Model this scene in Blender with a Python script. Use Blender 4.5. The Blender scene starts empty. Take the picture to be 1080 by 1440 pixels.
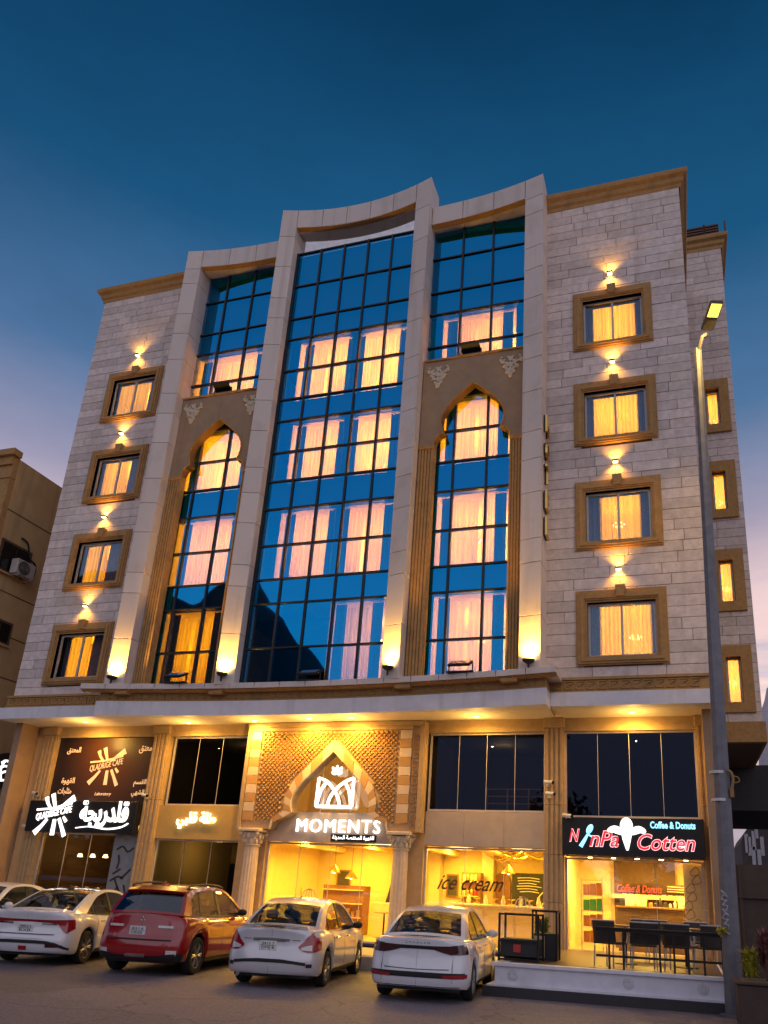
import bpy, bmesh, math, random
from mathutils import Vector, Matrix
random.seed(7)
SC = bpy.context.scene
COL = SC.collection
# ---------------------------------------------------------------- camera
H = 1.72                     # eye height
RC = ((0.95847169, -0.04980822, -0.28080449),
      (0.28151856, 0.32267967, 0.90367313),
      (0.04559955, -0.94519679, 0.32330127))   # columns: right, down, forward in the world
FPX, PPX, PPY = 1085.15, 623.95, 887.52        # focal length and principal point, photo pixels
cd = bpy.data.cameras.new('camera'); cam = bpy.data.objects.new('camera', cd); COL.objects.link(cam)
cd.sensor_fit = 'HORIZONTAL'; cd.sensor_width = 36.0; cd.lens = FPX / 1080 * 36
cd.shift_x = -(PPX - 540) / 1080; cd.shift_y = (PPY - 720) / 1080
cd.clip_start = 0.1; cd.clip_end = 3000
cam.matrix_world = Matrix(((RC[0][0], -RC[0][1], -RC[0][2], 0),
                           (RC[1][0], -RC[1][1], -RC[1][2], 0),
                           (RC[2][0], -RC[2][1], -RC[2][2], H), (0, 0, 0, 1)))
SC.camera = cam
# ---------------------------------------------------------------- world: clear dusk sky
wd = bpy.data.worlds.new('World'); SC.world = wd; wd.use_nodes = True
nt = wd.node_tree; N = nt.nodes; L = nt.links
for n in list(N): N.remove(n)
out = N.new('ShaderNodeOutputWorld'); bg = N.new('ShaderNodeBackground')
tc = N.new('ShaderNodeTexCoord'); sep = N.new('ShaderNodeSeparateXYZ')
L.new(tc.outputs['Generated'], sep.inputs[0])
ramp = N.new('ShaderNodeValToRGB'); L.new(sep.outputs['Z'], ramp.inputs[0])
cr = ramp.color_ramp
stops = [(0.0, (.30, .27, .34)), (.10, (.48, .43, .52)), (.24, (.84, .68, .66)), (.36, (.76, .62, .66)), (.45, (.32, .33, .48)),
         (.56, (.072, .180, .365)), (.70, (.007, .092, .225)), (.85, (.0, .040, .112)), (1.0, (.0, .025, .08))]
while len(cr.elements) < len(stops): cr.elements.new(.5)
for e, (p, c) in zip(cr.elements, stops): e.position = p; e.color = (*c, 1)
# thin cloud streaks low in the sky
mp = N.new('ShaderNodeMapping'); mp.inputs['Scale'].default_value = (1.6, 1.6, 16)
L.new(tc.outputs['Generated'], mp.inputs['Vector'])
nz = N.new('ShaderNodeTexNoise'); nz.inputs['Scale'].default_value = 2.2; nz.inputs['Detail'].default_value = 4; nz.inputs['Roughness'].default_value = .55
L.new(mp.outputs[0], nz.inputs['Vector'])
cm = N.new('ShaderNodeMapRange'); cm.inputs[1].default_value = .48; cm.inputs[2].default_value = .66; L.new(nz.outputs[0], cm.inputs[0])
ba = N.new('ShaderNodeMapRange'); ba.inputs[1].default_value = .40; ba.inputs[2].default_value = .30; L.new(sep.outputs['Z'], ba.inputs[0])
mu = N.new('ShaderNodeMath'); mu.operation = 'MULTIPLY'; L.new(cm.outputs[0], mu.inputs[0]); L.new(ba.outputs[0], mu.inputs[1])
mu2 = N.new('ShaderNodeMath'); mu2.operation = 'MULTIPLY'; mu2.inputs[1].default_value = .75; L.new(mu.outputs[0], mu2.inputs[0])
mxc = N.new('ShaderNodeMix'); mxc.data_type = 'RGBA'; L.new(mu2.outputs[0], mxc.inputs[0]); L.new(ramp.outputs[0], mxc.inputs[6]); mxc.inputs[7].default_value = (.44, .46, .62, 1)
# warm after-glow on the sunset side (behind the hotel), cooler on the opposite side
az = N.new('ShaderNodeMapRange'); az.inputs[1].default_value = -.9; az.inputs[2].default_value = .9; L.new(sep.outputs['Y'], az.inputs[0])
tint = N.new('ShaderNodeMix'); tint.data_type = 'RGBA'; L.new(az.outputs[0], tint.inputs[0])
tint.inputs[6].default_value = (.40, .54, .74, 1); tint.inputs[7].default_value = (1.12, 1.0, .95, 1)
mlt = N.new('ShaderNodeMix'); mlt.data_type = 'RGBA'; mlt.blend_type = 'MULTIPLY'; mlt.inputs[0].default_value = 1
L.new(mxc.outputs[2], mlt.inputs[6]); L.new(tint.outputs[2], mlt.inputs[7])
sky = N.new('ShaderNodeTexSky'); sky.sky_type = 'NISHITA'; sky.sun_disc = False
sky.sun_elevation = math.radians(1.0); sky.sun_rotation = math.radians(160)
add = N.new('ShaderNodeMix'); add.data_type = 'RGBA'; add.blend_type = 'ADD'; add.inputs[0].default_value = .012
L.new(mlt.outputs[2], add.inputs[6]); L.new(sky.outputs[0], add.inputs[7])
nv = N.new('ShaderNodeTexNoise'); nv.inputs['Scale'].default_value = 2.6; nv.inputs['Detail'].default_value = 6; nv.inputs['Roughness'].default_value = .6
mv = N.new('ShaderNodeMapping'); mv.inputs['Scale'].default_value = (1, 1, 2.6); L.new(tc.outputs['Generated'], mv.inputs['Vector']); L.new(mv.outputs[0], nv.inputs['Vector'])
rv = N.new('ShaderNodeMapRange'); rv.inputs[1].default_value = .3; rv.inputs[2].default_value = .7; rv.inputs[3].default_value = .86; rv.inputs[4].default_value = 1.14; L.new(nv.outputs[0], rv.inputs[0])
sv = N.new('ShaderNodeVectorMath'); sv.operation = 'SCALE'; L.new(add.outputs[2], sv.inputs[0]); L.new(rv.outputs[0], sv.inputs['Scale'])
L.new(sv.outputs[0], bg.inputs[0]); bg.inputs[1].default_value = 1.0
L.new(bg.outputs[0], out.inputs[0])
# ---------------------------------------------------------------- soft after-glow from the open street side
sd = bpy.data.lights.new('sun', 'SUN'); so = bpy.data.objects.new('sun', sd); COL.objects.link(so)
sd.energy = 1.05; sd.angle = math.radians(125); sd.color = (1.0, .87, .86)
so.rotation_euler = Vector((-.30, 1.0, -.42)).to_track_quat('-Z', 'Y').to_euler()
SC.view_settings.view_transform = 'Standard'; SC.view_settings.look = 'None'
SC.view_settings.exposure = 0.0; SC.view_settings.gamma = 1.0; SC.view_settings.use_curve_mapping = False

# ---------------------------------------------------------------- pixel -> place helpers
def ray(px, py):
    c = (px - PPX, py - PPY, FPX)
    return [sum(RC[i][j] * c[j] for j in range(3)) for i in range(3)]
def FL(px, py, y=19.4):       # hotel-local point on the vertical plane at depth y (hotel frame is 0.12 above the road datum)
    d = ray(px, py); k = y / d[1]; return (d[0] * k, y, d[2] * k + 1.6)
def S(x, z, y):               # facade measure taken at 19.4 m moved to its true depth
    k = y / 19.4; return (x * k, (z - 1.6) * k + 1.6)
ZO = .12
# ---------------------------------------------------------------- mesh helpers
class MB:
    def __init__(s): s.v = []; s.f = []
    def add(s, vs, fs):
        o = len(s.v); s.v += [tuple(v) for v in vs]; s.f += [tuple(i + o for i in f) for f in fs]; return s
    def box(s, x0, x1, y0, y1, z0, z1, c=0.0):
        if x0 > x1: x0, x1 = x1, x0
        if y0 > y1: y0, y1 = y1, y0
        if z0 > z1: z0, z1 = z1, z0
        if c <= 0:
            return s.add([(x0,y0,z0),(x1,y0,z0),(x1,y1,z0),(x0,y1,z0),(x0,y0,z1),(x1,y0,z1),(x1,y1,z1),(x0,y1,z1)],
                         [(0,3,2,1),(4,5,6,7),(0,1,5,4),(1,2,6,5),(2,3,7,6),(3,0,4,7)])
        c = min(c, (x1-x0)*.45, (y1-y0)*.45, (z1-z0)*.45)
        vs = []; idx = {}
        for ix, X in ((-1, x0), (1, x1)):
            for iy, Y in ((-1, y0), (1, y1)):
                for iz, Z in ((-1, z0), (1, z1)):
                    idx[ix,iy,iz] = len(vs)
                    vs += [(X, Y-iy*c, Z-iz*c), (X-ix*c, Y, Z-iz*c), (X-ix*c, Y-iy*c, Z)]
        g = lambda a, b, d, k: idx[a,b,d] + k
        fs = []
        for a in (-1, 1):
            fs.append((g(a,-1,-1,0), g(a,1,-1,0), g(a,1,1,0), g(a,-1,1,0)))
            fs.append((g(-1,a,-1,1), g(1,a,-1,1), g(1,a,1,1), g(-1,a,1,1)))
            fs.append((g(-1,-1,a,2), g(1,-1,a,2), g(1,1,a,2), g(-1,1,a,2)))
            for b in (-1, 1):
                fs.append((g(a,b,-1,0), g(a,b,1,0), g(a,b,1,1), g(a,b,-1,1)))
                fs.append((g(a,-1,b,0), g(a,1,b,0), g(a,1,b,2), g(a,-1,b,2)))
                fs.append((g(-1,a,b,1), g(1,a,b,1), g(1,a,b,2), g(-1,a,b,2)))
                for d in (-1, 1): fs.append((g(a,b,d,0), g(a,b,d,1), g(a,b,d,2)))
        return s.add(vs, fs)
    def prism(s, poly, a0, a1, axis='y', n=None):
        """extrude a polygon; axis y: poly=(x,z); z: (x,y); x: (y,z)"""
        def P(p, a):
            return (p[0], a, p[1]) if axis == 'y' else ((p[0], p[1], a) if axis == 'z' else (a, p[0], p[1]))
        n = len(poly); vs = [P(p, a0) for p in poly] + [P(p, a1) for p in poly]
        fs = [tuple(range(n)), tuple(range(2*n-1, n-1, -1))] + [(i, (i+1) % n, n+(i+1) % n, n+i) for i in range(n)]
        return s.add(vs, fs)
    def tube(s, path, r, n=8, closed=False, caps=True):
        path = [Vector(p) for p in path]; m = len(path)
        rr = r if isinstance(r, (list, tuple)) else [r]*m
        up = None; o = len(s.v)
        for i, p in enumerate(path):
            if closed: t = path[(i+1) % m] - path[i-1]
            else: t = path[min(i+1, m-1)] - path[max(i-1, 0)]
            if t.length < 1e-9: t = Vector((0,0,1))
            t.normalize()
            if up is None:
                up = Vector((0,0,1)) if abs(t.z) < .9 else Vector((1,0,0))
            u = (up - t*up.dot(t))
            if u.length < 1e-6: u = t.orthogonal()
            u.normalize(); w = t.cross(u); up = u
            for k in range(n):
                a = 2*math.pi*(k+.5)/n
                s.v.append(tuple(p + (u*math.cos(a) + w*math.sin(a))*rr[i]))
        for i in range(m if closed else m-1):
            for k in range(n):
                a = o+i*n; b = o+((i+1) % m)*n
                s.f.append((a+k, a+(k+1) % n, b+(k+1) % n, b+k))
        if caps and not closed:
            s.f.append(tuple(o+k for k in range(n))[::-1]); s.f.append(tuple(o+(m-1)*n+k for k in range(n)))
        return s
    def lathe(s, prof, c=(0,0,0), n=16, axis='z', a0=0, flute=0, fd=0, caps=True):
        o = len(s.v); m = len(prof)
        for (r, z) in prof:
            for k in range(n):
                a = a0 + 2*math.pi*k/n
                q = r*(1 - (fd if (flute and k % 2) else 0))
                x, y = q*math.cos(a), q*math.sin(a)
                p = (x, y, z) if axis == 'z' else ((x, z, y) if axis == 'y' else (z, x, y))
                s.v.append((p[0]+c[0], p[1]+c[1], p[2]+c[2]))
        for i in range(m-1):
            for k in range(n):
                s.f.append((o+i*n+k, o+i*n+(k+1) % n, o+(i+1)*n+(k+1) % n, o+(i+1)*n+k))
        if caps: s.f.append(tuple(o+k for k in range(n))[::-1]); s.f.append(tuple(o+(m-1)*n+k for k in range(n)))
        return s
    def ball(s, c, r, n=10, m=6, M=None):
        o = len(s.v); r = r if isinstance(r, (tuple, list)) else (r, r, r)
        for i in range(m+1):
            t = math.pi*i/m
            for k in range(n):
                a = 2*math.pi*k/n
                p = Vector((r[0]*math.sin(t)*math.cos(a), r[1]*math.sin(t)*math.sin(a), r[2]*math.cos(t)))
                if M is not None: p = M @ p
                s.v.append((p.x+c[0], p.y+c[1], p.z+c[2]))
        for i in range(m):
            for k in range(n):
                s.f.append((o+i*n+k, o+i*n+(k+1) % n, o+(i+1)*n+(k+1) % n, o+(i+1)*n+k))
        return s
    def grid(s, fn, nu, nv):
        o = len(s.v)
        for i in range(nu+1):
            for j in range(nv+1): s.v.append(tuple(fn(i/nu, j/nv)))
        for i in range(nu):
            for j in range(nv):
                a = o+i*(nv+1)+j; s.f.append((a, a+1, a+nv+2, a+nv+1))
        return s
    def xf(s, M):
        s.v = [tuple(M @ Vector(v)) for v in s.v]; return s
    def mesh(s, name, mat=None, smooth=False, weld=False):
        me = bpy.data.meshes.new(name); me.from_pydata(s.v, [], s.f)
        bm = bmesh.new(); bm.from_mesh(me)
        if weld: bmesh.ops.remove_doubles(bm, verts=bm.verts, dist=1e-4)
        bmesh.ops.recalc_face_normals(bm, faces=bm.faces)
        if smooth:
            for f in bm.faces: f.smooth = True
            lim = math.radians(35)
            for e in bm.edges:
                if len(e.link_faces) == 2 and e.calc_face_angle(0) > lim: e.smooth = False
        bm.to_mesh(me); bm.free()
        if mat: me.materials.append(mat)
        return me
    def build(s, name, mat, parent=None, smooth=False, weld=False, label=None, cat=None, group=None, kind=None):
        o = bpy.data.objects.new(name, s.mesh(name, mat, smooth, weld)); COL.objects.link(o)
        if parent: o.parent = parent
        return tag(o, label, cat, group, kind)
def tag(o, label=None, cat=None, group=None, kind=None):
    if label: o['label'] = label
    if cat: o['category'] = cat
    if group: o['group'] = group
    if kind: o['kind'] = kind
    return o
def thing(name, label, cat, loc=(0,0,0), rz=0, group=None):
    o = bpy.data.objects.new(name, None); COL.objects.link(o); o.location = loc; o.rotation_euler = (0,0,rz)
    o.empty_display_size = .2
    return tag(o, label, cat, group)
def part(name, parent, loc=(0,0,0)):
    o = bpy.data.objects.new(name, None); COL.objects.link(o); o.parent = parent; o.location = loc; return o
def dup(root, loc=None, rz=None, label=None):
    r = root.copy(); COL.objects.link(r)
    if loc is not None: r.location = loc
    if rz is not None: r.rotation_euler = (0,0,rz)
    if label: r['label'] = label
    for ch in list(root.children):
        c = ch.copy(); COL.objects.link(c); c.parent = r
        for g in ch.children:
            d = g.copy(); COL.objects.link(d); d.parent = c
    return r
def inst(mesh, name, parent, loc=(0,0,0), rot=(0,0,0), sc=(1,1,1)):
    o = bpy.data.objects.new(name, mesh); COL.objects.link(o); o.parent = parent
    o.location = loc; o.rotation_euler = rot; o.scale = sc; return o
def spot(name, loc, target, power, color, ang, blend=.6, size=.04, parent=None):
    l = bpy.data.lights.new(name, 'SPOT'); l.energy = power; l.color = color; l.spot_size = math.radians(ang); l.spot_blend = blend; l.shadow_soft_size = size
    o = bpy.data.objects.new(name, l); COL.objects.link(o); o.location = loc
    o.rotation_euler = (Vector(target)-Vector(loc)).to_track_quat('-Z', 'Y').to_euler()
    if parent: o.parent = parent
    return o
def point(name, loc, power, color, size=.1, parent=None):
    l = bpy.data.lights.new(name, 'POINT'); l.energy = power; l.color = color; l.shadow_soft_size = size
    o = bpy.data.objects.new(name, l); COL.objects.link(o); o.location = loc
    if parent: o.parent = parent
    return o
def area(name, loc, sx, sy, power, color, parent=None, rot=(0,0,0)):
    l = bpy.data.lights.new(name, 'AREA'); l.energy = power; l.color = color; l.shape = 'RECTANGLE'; l.size = sx; l.size_y = sy
    o = bpy.data.objects.new(name, l); COL.objects.link(o); o.location = loc; o.rotation_euler = rot
    if parent: o.parent = parent
    return o
AR_FORMS = {'ا':'ﺍﺍﺎﺎ','أ':'ﺃﺃﺄﺄ','ل':'ﻝﻟﻠﻞ','ق':'ﻕﻗﻘﻖ','د':'ﺩﺩﺪﺪ','ر':'ﺭﺭﺮﺮ','ي':'ﻱﻳﻴﻲ','ج':'ﺝﺟﺠﺞ','ة':'ﺓﺓﺔﺔ','ط':'ﻁﻃﻄﻂ','ب':'ﺏﺑﺒﺐ','ه':'ﻩﻫﻬﻪ',
            'و':'ﻭﻭﻮﻮ','م':'ﻡﻣﻤﻢ','خ':'ﺥﺧﺨﺦ','ت':'ﺕﺗﺘﺖ','ص':'ﺹﺻﺼﺺ','ح':'ﺡﺣﺤﺢ','ث':'ﺙﺛﺜﺚ','ع':'ﻉﻋﻌﻊ','س':'ﺱﺳﺴﺲ','ش':'ﺵﺷﺸﺶ','ن':'ﻥﻧﻨﻦ','ز':'ﺯﺯﺰﺰ'}
NONJ = set('اأدروةز')
def arabic(txt):              # contextual letter forms in visual (left to right) order
    outs = []
    for w in txt.split(' '):
        r = ''
        for i, ch in enumerate(w):
            prev = i > 0 and w[i-1] not in NONJ; nxt = i < len(w)-1 and ch not in NONJ
            f = AR_FORMS[ch]; r += f[(3 if prev else 0) if not nxt else (2 if prev else 1)]
        outs.append(r[::-1])
    return ' '.join(outs[::-1])
def text_mb(body, width, height=None, depth=.03, shear=0.0, bold=0.0, spacing=1.0):
    """flat lettering as a mesh in the xz plane, centred, front towards -y"""
    c = bpy.data.curves.new('lettering', 'FONT'); c.body = body; c.extrude = depth/2; c.shear = shear; c.offset = bold
    c.space_character = spacing; c.resolution_u = 3
    o = bpy.data.objects.new('lettering', c); COL.objects.link(o); bpy.context.view_layer.update()
    me = bpy.data.meshes.new_from_object(o.evaluated_get(bpy.context.evaluated_depsgraph_get()))
    m = MB(); vs = [v.co.copy() for v in me.vertices]
    xs = [v.x for v in vs]; ys = [v.y for v in vs]
    cx, cy = (min(xs)+max(xs))/2, (min(ys)+max(ys))/2
    sx = width/(max(xs)-min(xs)); sy = sx if height is None else height/(max(ys)-min(ys))
    m.add([((v.x-cx)*sx, -v.z, (v.y-cy)*sy) for v in vs], [tuple(p.vertices) for p in me.polygons])
    bpy.data.objects.remove(o); bpy.data.curves.remove(c); bpy.data.meshes.remove(me)
    return m
def stroke(m, pts, w, y0, y1):
    """flat ribbon of width w along a polyline in the xz plane, thick from y0 to y1"""
    pts = [Vector(p) for p in pts]; n = len(pts); a = []; b = []
    for i, p in enumerate(pts):
        t = (pts[min(i+1, n-1)] - pts[max(i-1, 0)]).normalized(); nn = Vector((-t.y, t.x))*(w/2 if not isinstance(w, (list, tuple)) else w[i]/2)
        a.append(p+nn); b.append(p-nn)
    m.prism([tuple(q) for q in a] + [tuple(q) for q in reversed(b)], y0, y1, 'y'); return m
def smooth_line(pts, k=6):
    P = [Vector(p) for p in pts]; r = []
    for i in range(len(P)-1):
        p0 = P[max(i-1, 0)]; p1 = P[i]; p2 = P[i+1]; p3 = P[min(i+2, len(P)-1)]
        for j in range(k):
            t = j/k
            r.append(.5*((2*p1)+(p2-p0)*t+(2*p0-5*p1+4*p2-p3)*t*t+(3*p1-p0-3*p2+p3)*t**3))
    r.append(P[-1]); return [tuple(q) for q in r]
# ---------------------------------------------------------------- materials
MATS = {}
def newmat(name):
    m = bpy.data.materials.new(name); m.use_nodes = True; MATS[name] = m
    nt = m.node_tree; return m, nt, nt.nodes, nt.links, nt.nodes['Principled BSDF']
def mat(name, col, rough=.6, metal=0.0, var=.12, scale=6.0, bump=.0, bscale=40., rnd=0.0, spec=.5, coat=0.0, stain=None, streak=None):
    m, nt, N, L, P = newmat(name)
    P.inputs['Roughness'].default_value = rough; P.inputs['Metallic'].default_value = metal
    P.inputs['Specular IOR Level'].default_value = spec
    if coat: P.inputs['Coat Weight'].default_value = coat; P.inputs['Coat Roughness'].default_value = .04
    tc = N.new('ShaderNodeTexCoord')
    geo = N.new('ShaderNodeNewGeometry')
    nz = N.new('ShaderNodeTexNoise'); nz.inputs['Scale'].default_value = scale; nz.inputs['Detail'].default_value = 5; nz.inputs['Roughness'].default_value = .6
    L.new(geo.outputs['Position'], nz.inputs['Vector'])
    mr = N.new('ShaderNodeMapRange'); mr.inputs[1].default_value = .3; mr.inputs[2].default_value = .7
    mr.inputs[3].default_value = 1-var; mr.inputs[4].default_value = 1+var; L.new(nz.outputs[0], mr.inputs[0])
    val = mr.outputs[0]
    if rnd:
        oi = N.new('ShaderNodeObjectInfo'); m2 = N.new('ShaderNodeMapRange'); m2.inputs[3].default_value = 1-rnd; m2.inputs[4].default_value = 1+rnd
        L.new(oi.outputs['Random'], m2.inputs[0]); mm = N.new('ShaderNodeMath'); mm.operation = 'MULTIPLY'
        L.new(val, mm.inputs[0]); L.new(m2.outputs[0], mm.inputs[1]); val = mm.outputs[0]
    vm = N.new('ShaderNodeVectorMath'); vm.operation = 'SCALE'; vm.inputs[0].default_value = col[:3]; L.new(val, vm.inputs['Scale'])
    csock = vm.outputs[0]
    if stain:
        n3 = N.new('ShaderNodeTexNoise'); n3.inputs['Scale'].default_value = stain[1]; n3.inputs['Detail'].default_value = 6
        L.new(geo.outputs['Position'], n3.inputs['Vector'])
        m3 = N.new('ShaderNodeMapRange'); m3.inputs[1].default_value = .55; m3.inputs[2].default_value = .75; m3.inputs[4].default_value = stain[2]; L.new(n3.outputs[0], m3.inputs[0])
        mx = N.new('ShaderNodeMix'); mx.data_type = 'RGBA'; L.new(m3.outputs[0], mx.inputs[0]); L.new(csock, mx.inputs[6]); mx.inputs[7].default_value = (*stain[0], 1); csock = mx.outputs[2]
    if streak:                 # rain streaks and dust runs
        mp = N.new('ShaderNodeMapping'); mp.inputs['Scale'].default_value = (3.2, 3.2, .16); L.new(geo.outputs['Position'], mp.inputs[0])
        n4 = N.new('ShaderNodeTexNoise'); n4.inputs['Scale'].default_value = 1.0; n4.inputs['Detail'].default_value = 5; L.new(mp.outputs[0], n4.inputs['Vector'])
        m4 = N.new('ShaderNodeMapRange'); m4.inputs[1].default_value = .52; m4.inputs[2].default_value = .74; m4.inputs[4].default_value = streak[1]; L.new(n4.outputs[0], m4.inputs[0])
        mx4 = N.new('ShaderNodeMix'); mx4.data_type = 'RGBA'; L.new(m4.outputs[0], mx4.inputs[0]); L.new(csock, mx4.inputs[6]); mx4.inputs[7].default_value = (*streak[0], 1); csock = mx4.outputs[2]
    L.new(csock, P.inputs['Base Color'])
    if bump:
        n2 = N.new('ShaderNodeTexNoise'); n2.inputs['Scale'].default_value = bscale; n2.inputs['Detail'].default_value = 4
        L.new(geo.outputs['Position'], n2.inputs['Vector'])
        bp = N.new('ShaderNodeBump'); bp.inputs['Strength'].default_value = bump; bp.inputs['Distance'].default_value = .01
        L.new(n2.outputs[0], bp.inputs['Height']); L.new(bp.outputs[0], P.inputs['Normal'])
    return m
def emit(name, col, strength):
    m, nt, N, L, P = newmat(name)
    P.inputs['Base Color'].default_value = (*[min(1, c) for c in col], 1)
    P.inputs['Emission Color'].default_value = (*col, 1); P.inputs['Emission Strength'].default_value = strength
    m.cycles.emission_sampling = 'NONE' if strength < 6 else 'AUTO'
    return m
def glass(name, refl_col, refl, trans_col, rough=.015, fres=True, wav=0.0):
    m, nt, N, L, P = newmat(name); N.remove(P)
    o = [n for n in N if n.type == 'OUTPUT_MATERIAL'][0]
    g = N.new('ShaderNodeBsdfGlossy'); g.inputs[0].default_value = (*refl_col, 1); g.inputs['Roughness'].default_value = rough
    t = N.new('ShaderNodeBsdfTransparent'); t.inputs[0].default_value = (*trans_col, 1)
    mx = N.new('ShaderNodeMixShader')
    if fres:
        lw = N.new('ShaderNodeLayerWeight'); lw.inputs[0].default_value = .5
        pw = N.new('ShaderNodeMath'); pw.operation = 'POWER'; pw.inputs[1].default_value = 5; L.new(lw.outputs['Facing'], pw.inputs[0])
        ma = N.new('ShaderNodeMath'); ma.operation = 'MULTIPLY_ADD'; ma.use_clamp = True; L.new(pw.outputs[0], ma.inputs[0]); ma.inputs[1].default_value = .92; ma.inputs[2].default_value = .03+refl; L.new(ma.outputs[0], mx.inputs[0])
    else: mx.inputs[0].default_value = refl
    if wav:
        geo = N.new('ShaderNodeNewGeometry'); nz = N.new('ShaderNodeTexNoise'); nz.inputs['Scale'].default_value = .55; nz.inputs['Detail'].default_value = 1
        L.new(geo.outputs['Position'], nz.inputs['Vector'])
        bp = N.new('ShaderNodeBump'); bp.inputs['Strength'].default_value = wav; bp.inputs['Distance'].default_value = .05; L.new(nz.outputs[0], bp.inputs['Height'])
        L.new(bp.outputs[0], g.inputs['Normal'])
    L.new(t.outputs[0], mx.inputs[1]); L.new(g.outputs[0], mx.inputs[2]); L.new(mx.outputs[0], o.inputs[0])
    return m
def sheer(name, col, transp=.12):
    m, nt, N, L, P = newmat(name); N.remove(P)
    o = [n for n in N if n.type == 'OUTPUT_MATERIAL'][0]
    geo = N.new('ShaderNodeNewGeometry'); mp = N.new('ShaderNodeMapping'); mp.inputs['Scale'].default_value = (14, 14, .15)
    L.new(geo.outputs['Position'], mp.inputs[0]); nz = N.new('ShaderNodeTexNoise'); nz.inputs['Scale'].default_value = 1.0; nz.inputs['Detail'].default_value = 3; L.new(mp.outputs[0], nz.inputs['Vector'])
    mr = N.new('ShaderNodeMapRange'); mr.inputs[1].default_value = .3; mr.inputs[2].default_value = .7; mr.inputs[3].default_value = .55; mr.inputs[4].default_value = 1.0; L.new(nz.outputs[0], mr.inputs[0])
    vm = N.new('ShaderNodeVectorMath'); vm.operation = 'SCALE'; vm.inputs[0].default_value = col; L.new(mr.outputs[0], vm.inputs['Scale'])
    t = N.new('ShaderNodeBsdfTranslucent'); L.new(vm.outputs[0], t.inputs[0])
    d = N.new('ShaderNodeBsdfDiffuse'); L.new(vm.outputs[0], d.inputs[0])
    m1 = N.new('ShaderNodeMixShader'); m1.inputs[0].default_value = .3; L.new(t.outputs[0], m1.inputs[1]); L.new(d.outputs[0], m1.inputs[2])
    tr = N.new('ShaderNodeBsdfTransparent'); m2 = N.new('ShaderNodeMixShader'); m2.inputs[0].default_value = transp
    L.new(m1.outputs[0], m2.inputs[1]); L.new(tr.outputs[0], m2.inputs[2]); L.new(m2.outputs[0], o.inputs[0])
    return m
M_stone = mat('limestone', (.68, .575, .52), .75, var=.15, scale=7, bump=.25, bscale=30, rnd=.15, stain=((.44, .35, .26), 1.1, .35), streak=((.40, .32, .26), .32))
M_grout = mat('grout', (.16, .11, .07), .9)
M_panel = mat('panel_stone', (.68, .59, .53), .55, var=.07, scale=60, bump=.08, bscale=90, rnd=.06, stain=((.46, .37, .29), 1.3, .4), streak=((.40, .33, .27), .5))
M_tan = mat('carved_sandstone', (.42, .235, .08), .8, var=.16, scale=9, bump=.35, bscale=45, rnd=.05, stain=((.20, .11, .045), 2.3, .5))
M_infill = mat('tan_render', (.37, .24, .14), .8, var=.10, scale=3, bump=.2, bscale=50, stain=((.27, .17, .10), .9, .4), streak=((.24, .15, .09), .4))
M_orn = mat('carved_cream', (.60, .50, .37), .8, var=.15, scale=20, bump=.3)
M_white = mat('fascia_paint', (.72, .70, .73), .6, var=.06, scale=3, stain=((.46, .43, .44), 1.2, .4), streak=((.42, .38, .36), .4))
M_soffit = mat('soffit_paint', (.84, .74, .58), .7, var=.05, scale=2)
M_black = mat('black_metal', (.012, .012, .014), .45, .3, var=.2)
M_blackm = mat('black_satin', (.02, .02, .022), .6)
M_alu = mat('window_aluminium', (.50, .45, .43), .45, .1)
M_bglass = glass('blue_reflective_glass', (.006, .30, .70), .60, (.98, .85, .38), fres=False, wav=.10)
M_cglass = glass('clear_glass', (1, 1, 1), .04, (.96, .95, .92), wav=.03)
M_dglass = glass('smoked_glass', (.32, .42, .68), .0, (.5, .47, .42), wav=.0)
M_wglass = glass('window_glass', (.45, .70, 1.0), .05, (.95, .92, .88))
M_sheer = sheer('sheer_curtain', (.94, .82, .52))
M_drape = mat('blue_grey_drape', (.10, .105, .19), .9, var=.2, scale=14)
M_drape2 = mat('violet_drape', (.16, .12, .18), .9, var=.2, scale=14)
M_room = mat('room_wall', (.70, .56, .40), .9)
M_bulb = emit('bulb_glow', (1, .62, .25), 30)
M_lampon = emit('lamp_glow', (1, .66, .22), 14)
M_white_lit = emit('white_lit_letter', (1, .97, .93), 1.7)
M_gold_lit = emit('warm_lit_letter', (1, .86, .42), 2.2)
M_red_lit = emit('red_lit_letter', (.9, .02, .04), .9)
M_pink_lit = emit('pale_lit_outline', (1, .66, .68), 1.3)
M_cyan_lit = emit('cyan_lit_letter', (.30, .75, 1), 1.5)
M_gold = mat('gold_metal', (.75, .48, .14), .3, .9)
M_plastic = mat('white_plastic', (.65, .64, .62), .5)
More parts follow.
